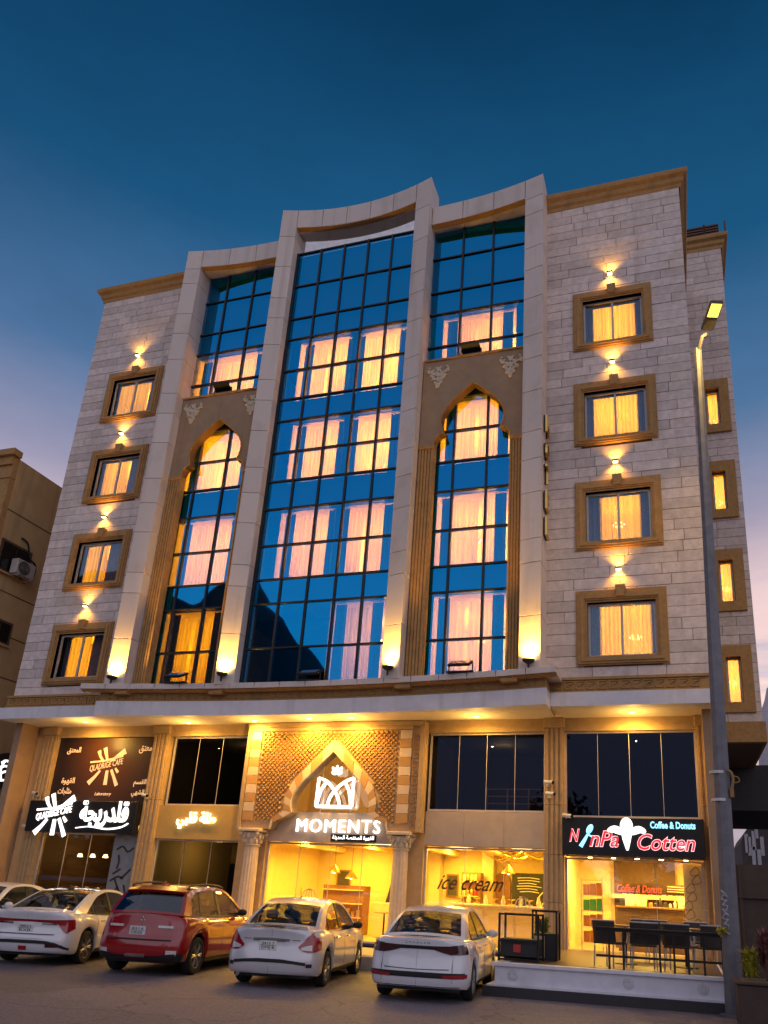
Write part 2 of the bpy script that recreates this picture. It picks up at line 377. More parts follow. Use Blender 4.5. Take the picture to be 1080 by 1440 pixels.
# ================================================================ setting
M_asph = mat('asphalt', (.175, .155, .180), .62, var=.38, scale=26, bump=.7, bscale=150, stain=((.095, .083, .10), .45, .75))
M_pave = mat('pavement', (.34, .30, .26), .6, var=.12, scale=8, rnd=.08)
M_kerb = mat('kerb_stone', (.33, .31, .31), .75, var=.15, scale=10)
M_brownwall = mat('brown_panel', (.055, .032, .022), .6, var=.2, scale=4)
M_tanwall = mat('tan_wall', (.62, .40, .18), .85, var=.10, scale=1.5, bump=.25, bscale=60, stain=((.44, .26, .11), .5, .5), streak=((.36, .21, .09), .5))
M_hill = mat('dark_hill', (.05, .045, .045), .95, var=.3, scale=.05)
def crack_asphalt(m):
    nt = m.node_tree; N, L = nt.nodes, nt.links; P = N['Principled BSDF']
    src = P.inputs['Base Color'].links[0].from_socket
    geo = N.new('ShaderNodeNewGeometry'); nz = N.new('ShaderNodeTexNoise'); nz.inputs['Scale'].default_value = 1.6; nz.inputs['Detail'].default_value = 5; L.new(geo.outputs['Position'], nz.inputs['Vector'])
    ad = N.new('ShaderNodeVectorMath'); ad.operation = 'MULTIPLY_ADD'; L.new(nz.outputs[1], ad.inputs[0]); ad.inputs[1].default_value = (.9, .9, 0); L.new(geo.outputs['Position'], ad.inputs[2])
    vo = N.new('ShaderNodeTexVoronoi'); vo.feature = 'DISTANCE_TO_EDGE'; vo.inputs['Scale'].default_value = .42; L.new(ad.outputs[0], vo.inputs['Vector'])
    mr = N.new('ShaderNodeMapRange'); mr.inputs[1].default_value = .004; mr.inputs[2].default_value = .014; mr.inputs[3].default_value = .68; mr.inputs[4].default_value = 1; L.new(vo.outputs[0], mr.inputs[0])
    v2 = N.new('ShaderNodeTexVoronoi'); v2.inputs['Scale'].default_value = .16; L.new(ad.outputs[0], v2.inputs['Vector'])
    s2 = N.new('ShaderNodeSeparateColor'); L.new(v2.outputs['Color'], s2.inputs[0]); m2 = N.new('ShaderNodeMapRange'); m2.inputs[3].default_value = .78; m2.inputs[4].default_value = 1.2; L.new(s2.outputs[0], m2.inputs[0])
    mm = N.new('ShaderNodeMath'); mm.operation = 'MULTIPLY'; L.new(mr.outputs[0], mm.inputs[0]); L.new(m2.outputs[0], mm.inputs[1])
    sc = N.new('ShaderNodeVectorMath'); sc.operation = 'SCALE'; L.new(src, sc.inputs[0]); L.new(mm.outputs[0], sc.inputs['Scale']); L.new(sc.outputs[0], P.inputs['Base Color'])
crack_asphalt(M_asph)
MB().grid(lambda u, v: (-300+600*u, -260+560*v, 0), 40, 40).build('ground', mat('far_ground', (.10, .085, .075), .9, scale=.3), kind='structure')
rb = MB(); rb.grid(lambda u, v: (-60+120*u, -12+29.9*v, .012), 24, 12); rb.build('road', M_asph, kind='structure')
# pavement of single slabs in front of the shops
pv = MB().box(-23, -3.5, 17.95, 21.0, 0.0, .30).build('pavement', M_grout, kind='structure')
for i in range(32):
    for j in range(4):
        x0 = -22.9+i*.605; y0 = 18.02+j*.605
        MB().box(x0, x0+.593, y0, y0+.593, .29, .325, .006).build('paving_slab', M_pave, pv)
kb = MB().box(-23, -3.5, 17.82, 17.95, 0, .02).build('kerb', M_kerb, kind='structure')
for i in range(20): MB().box(-22.95+i*.97, -22.95+i*.97+.955, 17.80, 17.96, 0, .318, .012).build('kerb_stone', M_kerb, kb)
# hills seen only as the dark shape mirrored in the glass
def hillz(x, y):
    d = math.exp(-((y+170)/45)**2)
    b = 10 + 88/(1+math.exp((x+103)/13)) + 6*math.sin(x*.09)+5*math.sin(x*.23+1)+3*math.sin(x*.61+y*.1)
    return max(-1, d*b-1)
MB().grid(lambda u, v: (-290+560*u, -255+160*v, hillz(-290+560*u, -255+160*v)), 90, 24).build('hills', M_hill, smooth=True, kind='structure')
# terrace in front of the coffee and donut shop
M_terr = mat('brown_tile', (.10, .06, .04), .45, var=.15)
tr = thing('raised_terrace', 'white rendered shop terrace wall with round emblems and a dark plinth step', 'terrace', (0,0,0))
P0 = [(-3.42, 15.22), (.62, 15.40), (.62, 21.0), (-3.42, 21.0)]
PL = [(-3.62, 15.10), (.66, 15.28), (.66, 21.0), (-3.62, 21.0)]
M_twall = mat('terrace_paint', (.72, .71, .78), .6, var=.08, scale=4, stain=((.50, .47, .50), 1.3, .5))
MB().prism(PL, 0.013, .185, 'z').build('plinth', mat('plinth_dark', (.035, .032, .034), .6), tr)
MB().prism([(-3.56,15.15),(.64,15.33),(.64,21),(-3.56,21)], .187, .215, 'z').build('step_edge', M_twall, tr)
MB().prism(P0, .217, .53, 'z').build('wall', M_twall, tr)
MB().prism([(-3.48, 15.16), (.645, 15.34), (.645, 21.0), (-3.48, 21.0)], .532, .585, 'z').build('coping', M_twall, tr)
MB().prism([(-3.2, 15.45), (.6, 15.62), (.6, 20.98), (-3.2, 20.98)], .54, .589, 'z').build('floor', M_terr, tr)
for px in (722, 884, 988):
    x = ray(px, 1385)[0]/ray(px, 1385)[1]*15.3
    y = 15.22 + (x+3.42)*.0446
    m = MB(); m.lathe([(.0,-.012),(.088,-.012),(.098,-.004),(.098,.01)], (x, y-.008, .385), 24, 'y')
    for k in range(7):
        a = k*2*math.pi/7; m.ball((x+.05*math.cos(a), y-.02, .385+.05*math.sin(a)), (.022,.008,.022), 8, 4)
    m.build('emblem', mat('emblem_paint', (.58, .57, .60), .5), tr, True)
# neighbour building on the left, across a narrow passage
XN = -23.3
nb = thing('neighbour_building', 'plain tan rendered building with scored wall and small dark windows', 'building')
yc = XN/(ray(14, 700)[0]/ray(14, 700)[1]); d = ray(14, 648); ztop = H + d[2]/d[1]*yc
MB().box(XN-9, XN, yc, 40, 0, ztop).build('wall', M_tanwall, nb)
cor = MB(); cor.box(XN-9.3, XN+.0, yc-.30, yc+.02, ztop-.35, ztop+.12); cor.box(XN-9.3, XN+.12, yc-.42, yc-.02, ztop+.0, ztop+.25); cor.box(XN-9.3, XN+.05, yc-.26, yc-.01, ztop-.9, ztop-.75)
cor.box(XN-3, XN+.03, yc-.22, yc-.005, 0, ztop-.05)
cor.build('cornice', M_tan, nb)
M_groove = mat('groove', (.14, .08, .035), .9)
for px, py in ((70.4, 750.4), (48, 851.5), (39.6, 907), (24, 960), (60, 1100), (30, 1190)):
    dd = ray(px, py); yy = XN/(dd[0]/dd[1]); zz = H+dd[2]/dd[1]*yy
    MB().box(XN-.01, XN+.012, yc, 40, zz-.02, zz+.02).build('score_line', M_groove, nb)
def on_nb(px, py):
    dd = ray(px, py); yy = XN/(dd[0]/dd[1]); return yy, H+dd[2]/dd[1]*yy
for a, b, n in (((5, 760), (34, 815), 0), ((-14, 868), (9, 905), 1), ((-40, 620), (-30, 640), 2)):
    y0, z1 = on_nb(*a); y1, z0 = on_nb(*b)
    if n == 2: continue
    w = part('window', nb)
    MB().box(XN-.08, XN+.035, y0-.08, y1+.08, z0-.09, z1+.09).build('frame', mat('dark_frame', (.10, .06, .03), .6), w)
    for k in range(2):
        ya = y0+(y1-y0)*k/2+.02; yb_ = y0+(y1-y0)*(k+1)/2-.02
        MB().box(XN+.037, XN+.05, ya, yb_, z0, z1).build('pane', mat('dark_pane', (.015, .012, .012), .12), w)
    MB().box(XN+.0, XN+.12, y0-.1, y1+.1, z0-.16, z0-.1).build('sill', M_tanwall, w)
def ac_unit(y, z, s, label):
    t = thing('air_conditioner', label, 'air conditioner', (XN, y, z))
    MB().box(.12, .12+.32*s, -.42*s, .42*s, 0, .58*s, .02).build('casing', mat('ac_casing', (.50, .44, .38), .5), t)
    MB().lathe([(.0,.0),(.23*s,.0),(.25*s,.014),(.25*s,.02)], (.12+.322*s, -.1*s, .29*s), 20, 'x').build('fan_grille', M_blackm, t, True)
    g = MB()
    for k in range(1, 5): g.tube([(.12+.345*s, -.1*s+.05*k*s*math.cos(a*.5236), .29*s+.05*k*s*math.sin(a*.5236)) for a in range(12)], .006, 4, True)
    g.build('guard_ring', M_alu, t)
    for yy in (-.3*s, .3*s): MB().box(0, .46*s, yy-.02, yy+.02, -.05, -.005).build('bracket', M_alu, t)
    return t
y, z = on_nb(21, 812); ac = ac_unit(y, z, 1.0, 'beige split air conditioner below a dark window of the tan building')
y2, z2 = on_nb(37, 765); y3, z3 = on_nb(41, 815); y4, z4 = on_nb(30, 822)
MB().tube(smooth_line([(XN+.05,y2-.3,z2+.1),(XN+.08,y2,z2),(XN+.07,y2+.25,z2-.5),(XN+.06,(y2+y3)/2+.3,(z2+z3)/2),(XN+.07,y3+.1,z3+.3),(XN+.08,y3,z3),(XN+.08,y3-.35,z3-.02),(XN+.2,y4-.3,z4+.1)]), .035, 6).build('hose', M_blackm, smooth=True, label='black hose looping down the tan wall beside an air conditioner', cat='hose')
y, z = on_nb(24, 1178); ac_unit(y, z, 1.15, 'air conditioner standing above the black banner on the tan wall')
# round white mascot-free disc sign and banner on the neighbour
y, z = on_nb(4, 1084)
ds = thing('disc_sign', 'round black lightbox sign with white crest on the tan building', 'sign', (XN, y, z))
MB().lathe([(0, .0), (.60, .0), (.64, .05), (.64, .18), (0, .18)], (.02, 0, 0), 32, 'x').build('disc', M_black, ds, True)
m = MB()
for pts in ([(-.5,.35),(-.2,.5),(.1,.42),(.45,.5)], [(-.55,.1),(-.2,.22),(.2,.2),(.6,.25)], [(-.4,-.2),(-.1,-.05),(.25,-.1),(.5,.02)], [(-.35,-.55),(0,-.5),(.4,-.55)], [(-.3,.5),(-.45,0),(-.3,-.5)], [(.35,.5),(.5,0),(.3,-.45)]):
    stroke(m, smooth_line([(p*.68, q*.68) for p, q in pts], 4), .075, 0, .02)
m.xf(Matrix(((0,-1,0,.222),(1,0,0,0),(0,0,1,0),(0,0,0,1)))).build('crest', M_white_lit, ds)
y, z = on_nb(12, 1192)
bn = thing('banner', 'black hanging banner with pale flower drawing on the tan building', 'banner', (XN, y, z))
MB().box(.05, .12, -1.4, 1.4, -2.6, -.1).build('sheet', M_blackm, bn)
m = MB()
random.seed(3)
for k in range(9):
    a = k*.7; r = .25+.09*k
    stroke(m, smooth_line([(r*math.cos(a)*.8, -1.2+r*math.sin(a)), ((r+.15)*math.cos(a+.4)*.8, -1.2+(r+.15)*math.sin(a+.4)), (r*math.cos(a+.8)*.8, -1.2+r*math.sin(a+.8))], 4), .05, 0, .01)
m.xf(Matrix(((0,-1,0,.135),(1,0,0,0),(0,0,1,0),(0,0,0,1)))).build('flower_print', mat('pale_print', (.5,.47,.45), .7), bn)
# right side: brown hoarding, far buildings
hd = thing('brown_hoarding', 'dark brown panelled boundary wall beyond the street lamp', 'wall')
MB().box(1.15, 9, 19.3, 19.5, 0, FL(1050, 1216, 19.4)[2]+ZO).build('panel', M_brownwall, hd)
zt = FL(1050, 1216, 19.4)[2]+ZO
for k in range(7): MB().box(1.2+k*1.1, 1.26+k*1.1, 19.24, 19.3, 0, zt-.02).build('post', M_brownwall, hd)
MB().box(1.1, 9, 19.22, 19.52, zt-.72, zt-.68).build('rail', M_brownwall, hd)
an = thing('passage_canopy', 'dark concrete canopy slab bridging the passage behind the hotel wing', 'canopy')
za = FL(1065, 1140, 29)[2]+ZO; zb2 = FL(1065, 1076, 29)[2]+ZO
MB().box(1.2, 8, 29, 36, za, zb2).build('slab', mat('dark_concrete', (.05, .045, .045), .9), an)
MB().box(.5, 1.6, 28.9, 36, 0, za+.3).build('pier', MATS['dark_concrete'], an)
fb = thing('far_apartment_block', 'dark far apartment block with pale window strips beyond the passage', 'building')
YF = 70.0
def fpt(px, py, y=YF): d = ray(px, py); return d[0]/d[1]*y, H+d[2]/d[1]*y
x0, _ = fpt(1042, 1180); xm, z1 = fpt(1066, 1146); x9, _ = fpt(1130, 1100)
M_farb = mat('far_block', (.075, .06, .058), .9, var=.2)
MB().prism([(x0, 0), (x0, fpt(1042,1183)[1]), (fpt(1048,1170)[0], fpt(1048,1170)[1]), (fpt(1056,1160)[0], fpt(1056,1160)[1]), (xm, z1), (xm, z1+2.5), (x9, z1+2.5), (x9, 0)], YF, YF+12, 'y').build('wall', M_farb, fb)
for px, py in ((1050,1186),(1054,1190),(1060,1182),(1063,1166),(1072,1190),(1060,1204),(1068,1208)):
    xx, zz = fpt(px, py)
    MB().box(xx-.14, xx+.14, YF-.06, YF-.01, zz-.75, zz+.75).build('window', mat('pale_window', (.45,.43,.46), .5), fb)
tw = thing('pale_tower', 'pale lilac tower with narrow pointed top beyond the passage', 'tower')
YT = 60.0
pts = [(1078,968),(1075,985),(1070,1000),(1067,1030),(1067,1125)]
q = [fpt(a, b, YT) for a, b in pts]; cx = q[0][0]+.7
MB().lathe([(max(.05, cx-x), z) for x, z in reversed(q)], (cx, YT, 0), 20).build('shaft', mat('pale_render', (.62,.58,.62), .8), tw, True)
MB().lathe([(.05, q[0][1]), (.16, q[0][1]+.4), (.05, q[0][1]+.8)], (cx, YT, 0), 10).build('finial', M_black, tw, True)
# across the street, behind the camera: seen only mirrored in the shop glass
M_bark = mat('bark', (.06, .045, .03), .9); M_leaf = mat('leaf', (.035, .055, .02), .7, var=.3, scale=2)
def tree(x, y, h, r, label, seed):
    rng = random.Random(seed); t = thing('street_tree', label, 'tree', (x, y, 0), group='trees across the street')
    m = MB(); m.tube([(0,0,0),(.1,0,h*.25),(0,.1,h*.5),(.1,.1,h*.75)], [.28,.22,.15,.06], 8)
    for k in range(6):
        a = k*1.05; m.tube([(0,0,h*(.3+.05*k)), (math.cos(a)*r*.4, math.sin(a)*r*.4, h*(.45+.05*k)), (math.cos(a)*r*.75, math.sin(a)*r*.75, h*(.5+.06*k))], [.1,.06,.02], 6)
    m.build('trunk', M_bark, t, True)
    m = MB()
    for k in range(1500):
        while True:
            p = Vector((rng.uniform(-1,1), rng.uniform(-1,1), rng.uniform(-1,1)))
            if .3 < p.length < 1: break
        p *= .8+.3*math.sin(p.x*5+seed)*math.sin(p.y*6)*math.sin(p.z*5)
        c = Vector((p.x*r, p.y*r, h*.62+p.z*h*.38)); s_ = rng.uniform(.12,.3)
        u = Vector((rng.gauss(0,1), rng.gauss(0,1), rng.gauss(0,1))).normalized(); w = u.orthogonal().normalized()*s_*.6; u *= s_
        m.add([c-u, c+w, c+u, c-w], [(0,1,2,3)])
    m.build('crown', M_leaf, t)
tree(-8.8, -19, 10.5, 3.6, 'broad dark tree across the street facing the hotel terrace', 1)
tree(-3.2, -22, 7.5, 2.8, 'small dark tree across the street facing the hotel terrace', 2)
for k, (x, w, h_) in enumerate(((-48, 22, 9), (-22, 12, 6.5), (8, 18, 5.5))):
    b = thing('street_building', ['long dark block', 'low dark house', 'wide single storey building'][k] + ' across the street, mirrored in the shop glass', 'building')
    MB().box(x, x+w, -46, -36, 0, h_).build('wall', mat('street_block', (.16,.13,.11), .9), b)
    MB().box(x-.2, x+w+.2, -46.2, -35.8, h_, h_+.35).build('roof', M_grout, b)
    for q_ in range(int(w/3)): MB().box(x+1+q_*3, x+2.2+q_*3, -35.99, -35.94, h_*.5, h_*.5+1.4).build('window', M_blackm, b)
# ================================================================ the hotel
hotel = thing('hotel_building', 'five storey stone hotel with concave blue glass front and gilded trim', 'hotel', (0, 0, ZO))
YW = 19.4; XL, XR = -20.5, .96; ZT = 22.83; ZB = 7.02
XC = -9.78
def y_center(x): return 19.02-.42*(abs(x-XC)/2.8)**2
def y_outer(x): return 18.89-.39*max(0, (abs(x-XC)-2.86)/3.77)**2.3
def y_ledge(x): return 18.75-.0115*(x-XC)**2
# --- hull behind the cladding (side walls carry the openings cut as solid strips)
WIN_Z = [(7.36+3.275*k, 9.43+3.29*k) for k in range(4)]
hull = MB()
def wall_strips(m, x0, x1, z0, z1, y0, y1, holes):
    zs = sorted({z0, z1} | {h[2] for h in holes} | {h[3] for h in holes})
    for a, b in zip(zs, zs[1:]):
        hs = [h for h in holes if h[2] < (a+b)/2 < h[3]]; x = x0
        for h in sorted(hs): m.box(x, h[0], y0, y1, a, b); x = h[1]
        m.box(x, x1, y0, y1, a, b)
def openings(xa, xb): return [(xa+.30, xb-.28, z0+.24, z1-.34) for z0, z1 in WIN_Z]
HOLE_R = openings(-2.36, -.03); HOLE_L = openings(-19.44, -17.09)
SC_R = 1.0
wr = part('side_wall', hotel); wl = part('side_wall', hotel)
m = MB(); wall_strips(m, -3.25, XR-.03, 6.3, ZT, YW, YW+.3, HOLE_R); m.build('backing', M_grout, wr)
m = MB(); wall_strips(m, XL+.03, -16.2, 6.3, ZT, YW, YW+.3, HOLE_L); m.build('backing', M_grout, wl)
def stones(parent, x0, x1, z0, z1, ch, y, holes, seed, flip=False):
    rng = random.Random(seed); z = z0; c = 0
    n = round((z1-z0)/ch); ch = (z1-z0)/n
    for i in range(n):
        za, zb = z0+i*ch, z0+(i+1)*ch
        runs = [(x0, x1)]
        for h in holes:
            if zb > h[2]-.02 and za < h[3]+.02:
                nr = []
                for a, b in runs:
                    if h[0]-.1 > a: nr.append((a, min(b, h[0]-.1)))
                    if h[1]+.1 < b: nr.append((max(a, h[1]+.1), b))
                runs = nr
        for a, b in runs:
            x = a
            while x < b-.01:
                l = rng.choice((.5, .75, .9, 1.15, 1.4, 1.4))*rng.uniform(.9, 1.1)
                if b-(x+l) < .4: l = b-x
                g = .006; p = rng.uniform(.035, .047); c_ = .006
                xa, xb = x+g, x+l-g; z0_, z1_ = za+g*.9, zb-g*.9
                yb = y-.0; yf = y-p
                MB().add([(xa,yb,z0_),(xb,yb,z0_),(xb,yb,z1_),(xa,yb,z1_),(xa,yf+c_,z0_),(xb,yf+c_,z0_),(xb,yf+c_,z1_),(xa,yf+c_,z1_),
                          (xa+c_,yf,z0_+c_),(xb-c_,yf,z0_+c_),(xb-c_,yf,z1_-c_),(xa+c_,yf,z1_-c_)],
                         [(0,1,5,4),(1,2,6,5),(2,3,7,6),(3,0,4,7),(4,5,9,8),(5,6,10,9),(6,7,11,10),(7,4,8,11),(8,9,10,11)]).build('stone', M_stone, parent)
                x += l
stones(wr, -3.2, XR, ZB, ZT, .31, YW, HOLE_R, 11)
stones(wl, XL, -16.25, ZB, ZT, .31, YW, HOLE_L, 12)
MB().box(XL+.02, XR-.05, YW+6.5, YW+6.8, 0, ZT).build('rear_wall', M_infill, hotel)
MB().box(XL+.03, XL+.28, YW+.31, YW+6.5, 0, ZT).build('flank_wall', M_infill, hotel)
MB().box(XR-.3, XR-.035, YW+.31, YW+6.5, 0, ZT).build('flank_wall', M_infill, hotel)
MB().box(XL+.3, XR-.3, YW+.31, YW+6.5, 22.4, 22.6).build('roof_slab', M_infill, hotel)
# pale stair head on the roof, seen through the gap above the middle glass
MB().box(-13.6, -6.2, 20.6, 24.5, 22.62, 25.55).build('roof_room', mat('roof_room_paint', (.86,.86,.88), .6), hotel)
# cornices
def cornice(m, x0, x1, y, z, mitre_l, mitre_r, back=0):
    prof = [(0,-.42),(.05,-.42),(.07,-.3),(.13,-.24),(.15,-.1),(.25,-.03),(.27,.06),(.27,.12),(0,.12)]   # (out, up)
    def ring(t):
        return [((x0-(o if mitre_l else 0)) if t == 0 else (x1+(o if mitre_r else 0)), y-o, z+u) for o, u in prof]
    n = len(prof); m.add(ring(0)+ring(1), [tuple(range(n)), tuple(range(n, 2*n))] + [(i, (i+1) % n, n+(i+1) % n, n+i) for i in range(n)])
    for side, xx, sg in ((mitre_l, x0, -1), (mitre_r, x1, 1)):
        if side and back:
            r0 = [(xx+sg*o, y-o, z+u) for o, u in prof]; r1 = [(xx+sg*o, y+back, z+u) for o, u in prof]
            m.add(r0+r1, [tuple(range(n)), tuple(range(n, 2*n))] + [(i, (i+1) % n, n+(i+1) % n, n+i) for i in range(n)])
m = MB(); cornice(m, -3.2, XR, YW-.005, ZT+.4, False, True, 5); m.build('cornice', M_tan, hotel)
m = MB(); cornice(m, XL, -16.3, YW-.005, ZT+.4, True, False, 5); m.build('cornice', M_tan, hotel)
MB().box(XL+.01, -16.2, YW, YW+.3, ZT+.001, ZT+.5).build('parapet', M_infill, hotel); MB().box(-3.25, XR-.01, YW, YW+.3, ZT+.001, ZT+.5).build('parapet', M_infill, hotel)
# --- rear wing on the right
YG = 24.5; XW0, XW1 = .4, 2.55; ZWT = 25.1
wg = part('side_wing', hotel)
WG_H = [(1.62, 2.06, 7.55+3.28*k, 9.0+3.28*k) for k in range(4)]
m = MB(); wall_strips(m, XW0, XW1-.03, 6.3, ZWT, YG, YG+.3, WG_H); m.box(XW1-.33, XW1-.03, YG+.3, YG+4.4, 6.3, ZWT); m.box(XW0, XW0+.2, YG+.3, YG+4.4, 6.3, ZWT); m.box(XW0, XW1-.03, YG+4.4, YG+4.7, 6.3, ZWT); m.box(XW0+.2, XW1-.33, YG+.3, YG+4.4, 6.3, 6.5); m.build('backing', M_grout, wg)
stones(wg, XW0+.3, XW1, 6.95, ZWT, .31, YG, WG_H, 13)
m = MB(); cornice(m, XW0, XW1, YG-.005, ZWT+.35, False, True, 4.5); m.build('cornice', M_tan, wg)
MB().box(XW0, XW1+.07, YG-.07, YG+4.5, 6.33, 6.95).build('frieze', M_tan, wg)
rl = MB()
for k in range(6): rl.box(XW0+.1, XW1, YG+.1, YG+.16, ZWT+.55+k*.13, ZWT+.62+k*.13)
for k in range(4): rl.box(XW0+.1+k*.75, XW0+.16+k*.75, YG+.1, YG+.17, ZWT+.4, ZWT+1.35)
for k in range(6): rl.box(XW1-.06, XW1, YG+.16, YG+3, ZWT+.55+k*.13, ZWT+.62+k*.13)
rl.build('roof_screen', mat('brown_slat', (.10,.035,.02), .6), wg)
# --- framed windows with curtains, one light in every room
def sheer_mesh(x0, x1, z0, z1, y, amp=.035, pl=.11, seed=0):
    n = max(8, int((x1-x0)/.018)); rng = random.Random(seed); ph = rng.random()*6
    def fn(u, v):
        x = x0+(x1-x0)*u; a = amp*(.6+.4*math.sin(x*3.1+ph))
        return (x, y+a*math.sin(x/pl*2*math.pi+ph+.6*math.sin(x*2.3)), z0+(z1-z0)*v)
    return MB().grid(fn, n, 1)
def room(parent, x0, x1, z0, z1, y0, y1, power, lx, lz, col=(1,.56,.02)):
    m = MB(); m.add([(x0,y0,z0),(x1,y0,z0),(x1,y1,z0),(x0,y1,z0),(x0,y0,z1),(x1,y0,z1),(x1,y1,z1),(x0,y1,z1)],
                    [(0,1,2,3),(7,6,5,4),(1,5,6,2),(2,6,7,3),(3,7,4,0)])
    m.build('room', M_room, parent)
    yl = y0+(y1-y0)*.6
    point('room_light', (lx, yl, lz), power, col, .12, parent)
    b = MB()
    for k in range(6):
        a = k*1.047; b.ball((lx+.16*math.cos(a), yl+.16*math.sin(a), lz+.02), .026, 8, 5)
    b.build('chandelier', M_bulb, parent, True)
def side_window(x0, x1, z0, z1, hole, y, idx, flip):
    w = part('window', hotel)
    hx0, hx1, hz0, hz1 = hole
    # moulded stone surround of stepped mitred bars
    fr = MB()
    for a, b, d in ((0, 1, .10), (.16, .84, .135), (.42, .72, .165)):
        t0, t1 = a, b
        def lerp(p, q, t): return p+(q-p)*t
        ox0, ox1, oz0, oz1 = lerp(x0, hx0, a), lerp(x1, hx1, a), lerp(z0, hz0, a), lerp(z1, hz1, a)
        ix0, ix1, iz0, iz1 = lerp(x0, hx0, b), lerp(x1, hx1, b), lerp(z0, hz0, b), lerp(z1, hz1, b)
        O = [(ox0,oz0),(ox1,oz0),(ox1,oz1),(ox0,oz1)]; I = [(ix0,iz0),(ix1,iz0),(ix1,iz1),(ix0,iz1)]
        for k in range(4):
            q = (k+1) % 4; fr.prism([O[k], O[q], I[q], I[k]], y-d, y+.02, 'y')
    fr.build('surround', M_tan, w)
    jb = MB()
    for a in ((hx0-.02, hx0+.0, hz0, hz1), (hx1, hx1+.02, hz0, hz1)): jb.box(a[0], a[1], y-.09, y+.3, a[2], a[3])
    jb.box(hx0, hx1, y-.09, y+.3, hz1, hz1+.02); jb.box(hx0, hx1, y-.09, y+.3, hz0-.02, hz0); jb.build('reveal', M_tan, w)
    cx = (x0+x1)/2
    MB().prism([(cx-.10, z1-.22), (cx+.10, z1-.22), (cx+.13, z1+.09), (cx-.13, z1+.09)], y-.21, y-.03, 'y').build('keystone', M_tan, w)
    f = MB(); ya, yb = y+.03, y+.08
    for a in ((hx0, hx0+.06, hz0, hz1), (hx1-.06, hx1, hz0, hz1), (hx0+.06, hx1-.06, hz0, hz0+.06), (hx0+.06, hx1-.06, hz1-.06, hz1), ((hx0+hx1)/2-.03, (hx0+hx1)/2+.03, hz0+.06, hz1-.06)): f.box(a[0], a[1], ya, yb, a[2], a[3])
    f.build('frame', M_alu, w)
    mid = (hx0+hx1)/2
    for a, b in ((hx0+.06, mid-.03), (mid+.03, hx1-.06)): MB().box(a, b, y+.05, y+.058, hz0+.06, hz1-.06).build('pane', M_wglass, w)
    W_ = hx1-hx0; rng = random.Random(idx*7+flip)
    if flip:   # windows by the tan neighbour: curtain drawn less, seen from the side
        s0, s1 = [(-.02,.72), (.02,.60), (.04,.52), (.10,.56)][3-idx]
        sheer_mesh(hx0+W_*s0, hx0+W_*s1, hz0-.1, hz1+.15, y+.30, seed=idx).build('sheer_curtain', M_sheer, w, True)
        sheer_mesh(hx0-.75, hx0+W_*(s0+.01), hz0-.1, hz1+.15, y+.36, .03, .14, idx).build('drape', M_drape, w, True)
        sheer_mesh(hx0+W_*s1, hx1+.6, hz0-.1, hz1+.15, y+.36, .03, .14, idx+5).build('drape', M_drape2, w, True)
    else:
        s0, s1 = [(.16,.93), (.20,.84), (.12,.86), (.14,.88)][idx]
        sheer_mesh(hx0+W_*s0, hx0+W_*s1, hz0-.1, hz1+.15, y+.31, seed=idx).build('sheer_curtain', M_sheer, w, True)
        sheer_mesh(hx0-.6, hx0+W_*(s0+.02), hz0-.1, hz1+.15, y+.34, .03, .14, idx).build('drape', M_drape, w, True)
        sheer_mesh(hx0+W_*(s1-.02), hx1+.2, hz0-.1, hz1+.15, y+.34, .03, .14, idx+5).build('drape', M_drape, w, True)
    room(w, hx0-(1.3 if flip else .5), hx1+.5, hz0-.25, hz1+.6, y+.301, y+3.2, [200,165,220,185][idx]*(1.0 if not flip else .85), mid-(.8 if flip else 0)+rng.uniform(-.35,.35), hz1+.05-rng.uniform(0,.5))
for k in range(4):
    side_window(-2.36, -.03, WIN_Z[k][0], WIN_Z[k][1], HOLE_R[k], YW, k, 0)
    side_window(-19.44, -17.09, WIN_Z[k][0], WIN_Z[k][1], HOLE_L[k], YW, k, 1)
for k, h in enumerate(WG_H):
    w = part('window', hotel); fr = MB()
    o = (h[0]-.30, h[1]+.32, h[2]-.32, h[3]+.36)
    O = [(o[0],o[2]),(o[1],o[2]),(o[1],o[3]),(o[0],o[3])]; I = [(h[0],h[2]),(h[1],h[2]),(h[1],h[3]),(h[0],h[3])]
    for q in range(4): fr.prism([O[q], O[(q+1) % 4], I[(q+1) % 4], I[q]], YG-.14, YG+.02, 'y')
    fr.build('surround', M_tan, w)
    f = MB()
    for a in ((h[0], h[0]+.07, h[2], h[3]), (h[1]-.07, h[1], h[2], h[3]), (h[0]+.07, h[1]-.07, h[2], h[2]+.06), (h[0]+.07, h[1]-.07, h[3]-.06, h[3])): f.box(a[0], a[1], YG+.1, YG+.16, a[2], a[3])
    f.build('frame', M_alu, w)
    MB().box(h[0]+.07, h[1]-.07, YG+.12, YG+.13, h[2]+.06, h[3]-.06).build('pane', M_wglass, w)
    sheer_mesh(h[0]-.1, h[1]+.1, h[2]-.1, h[3]+.1, YG+.45, .015, .1, k).build('sheer_curtain', M_sheer, w, True)
    room(w, h[0]-.15, h[1]+.15, h[2]-.2, h[3]+.4, YG+.31, YG+2, 75, (h[0]+h[1])/2, h[3]-.5, (1,.50,.008))
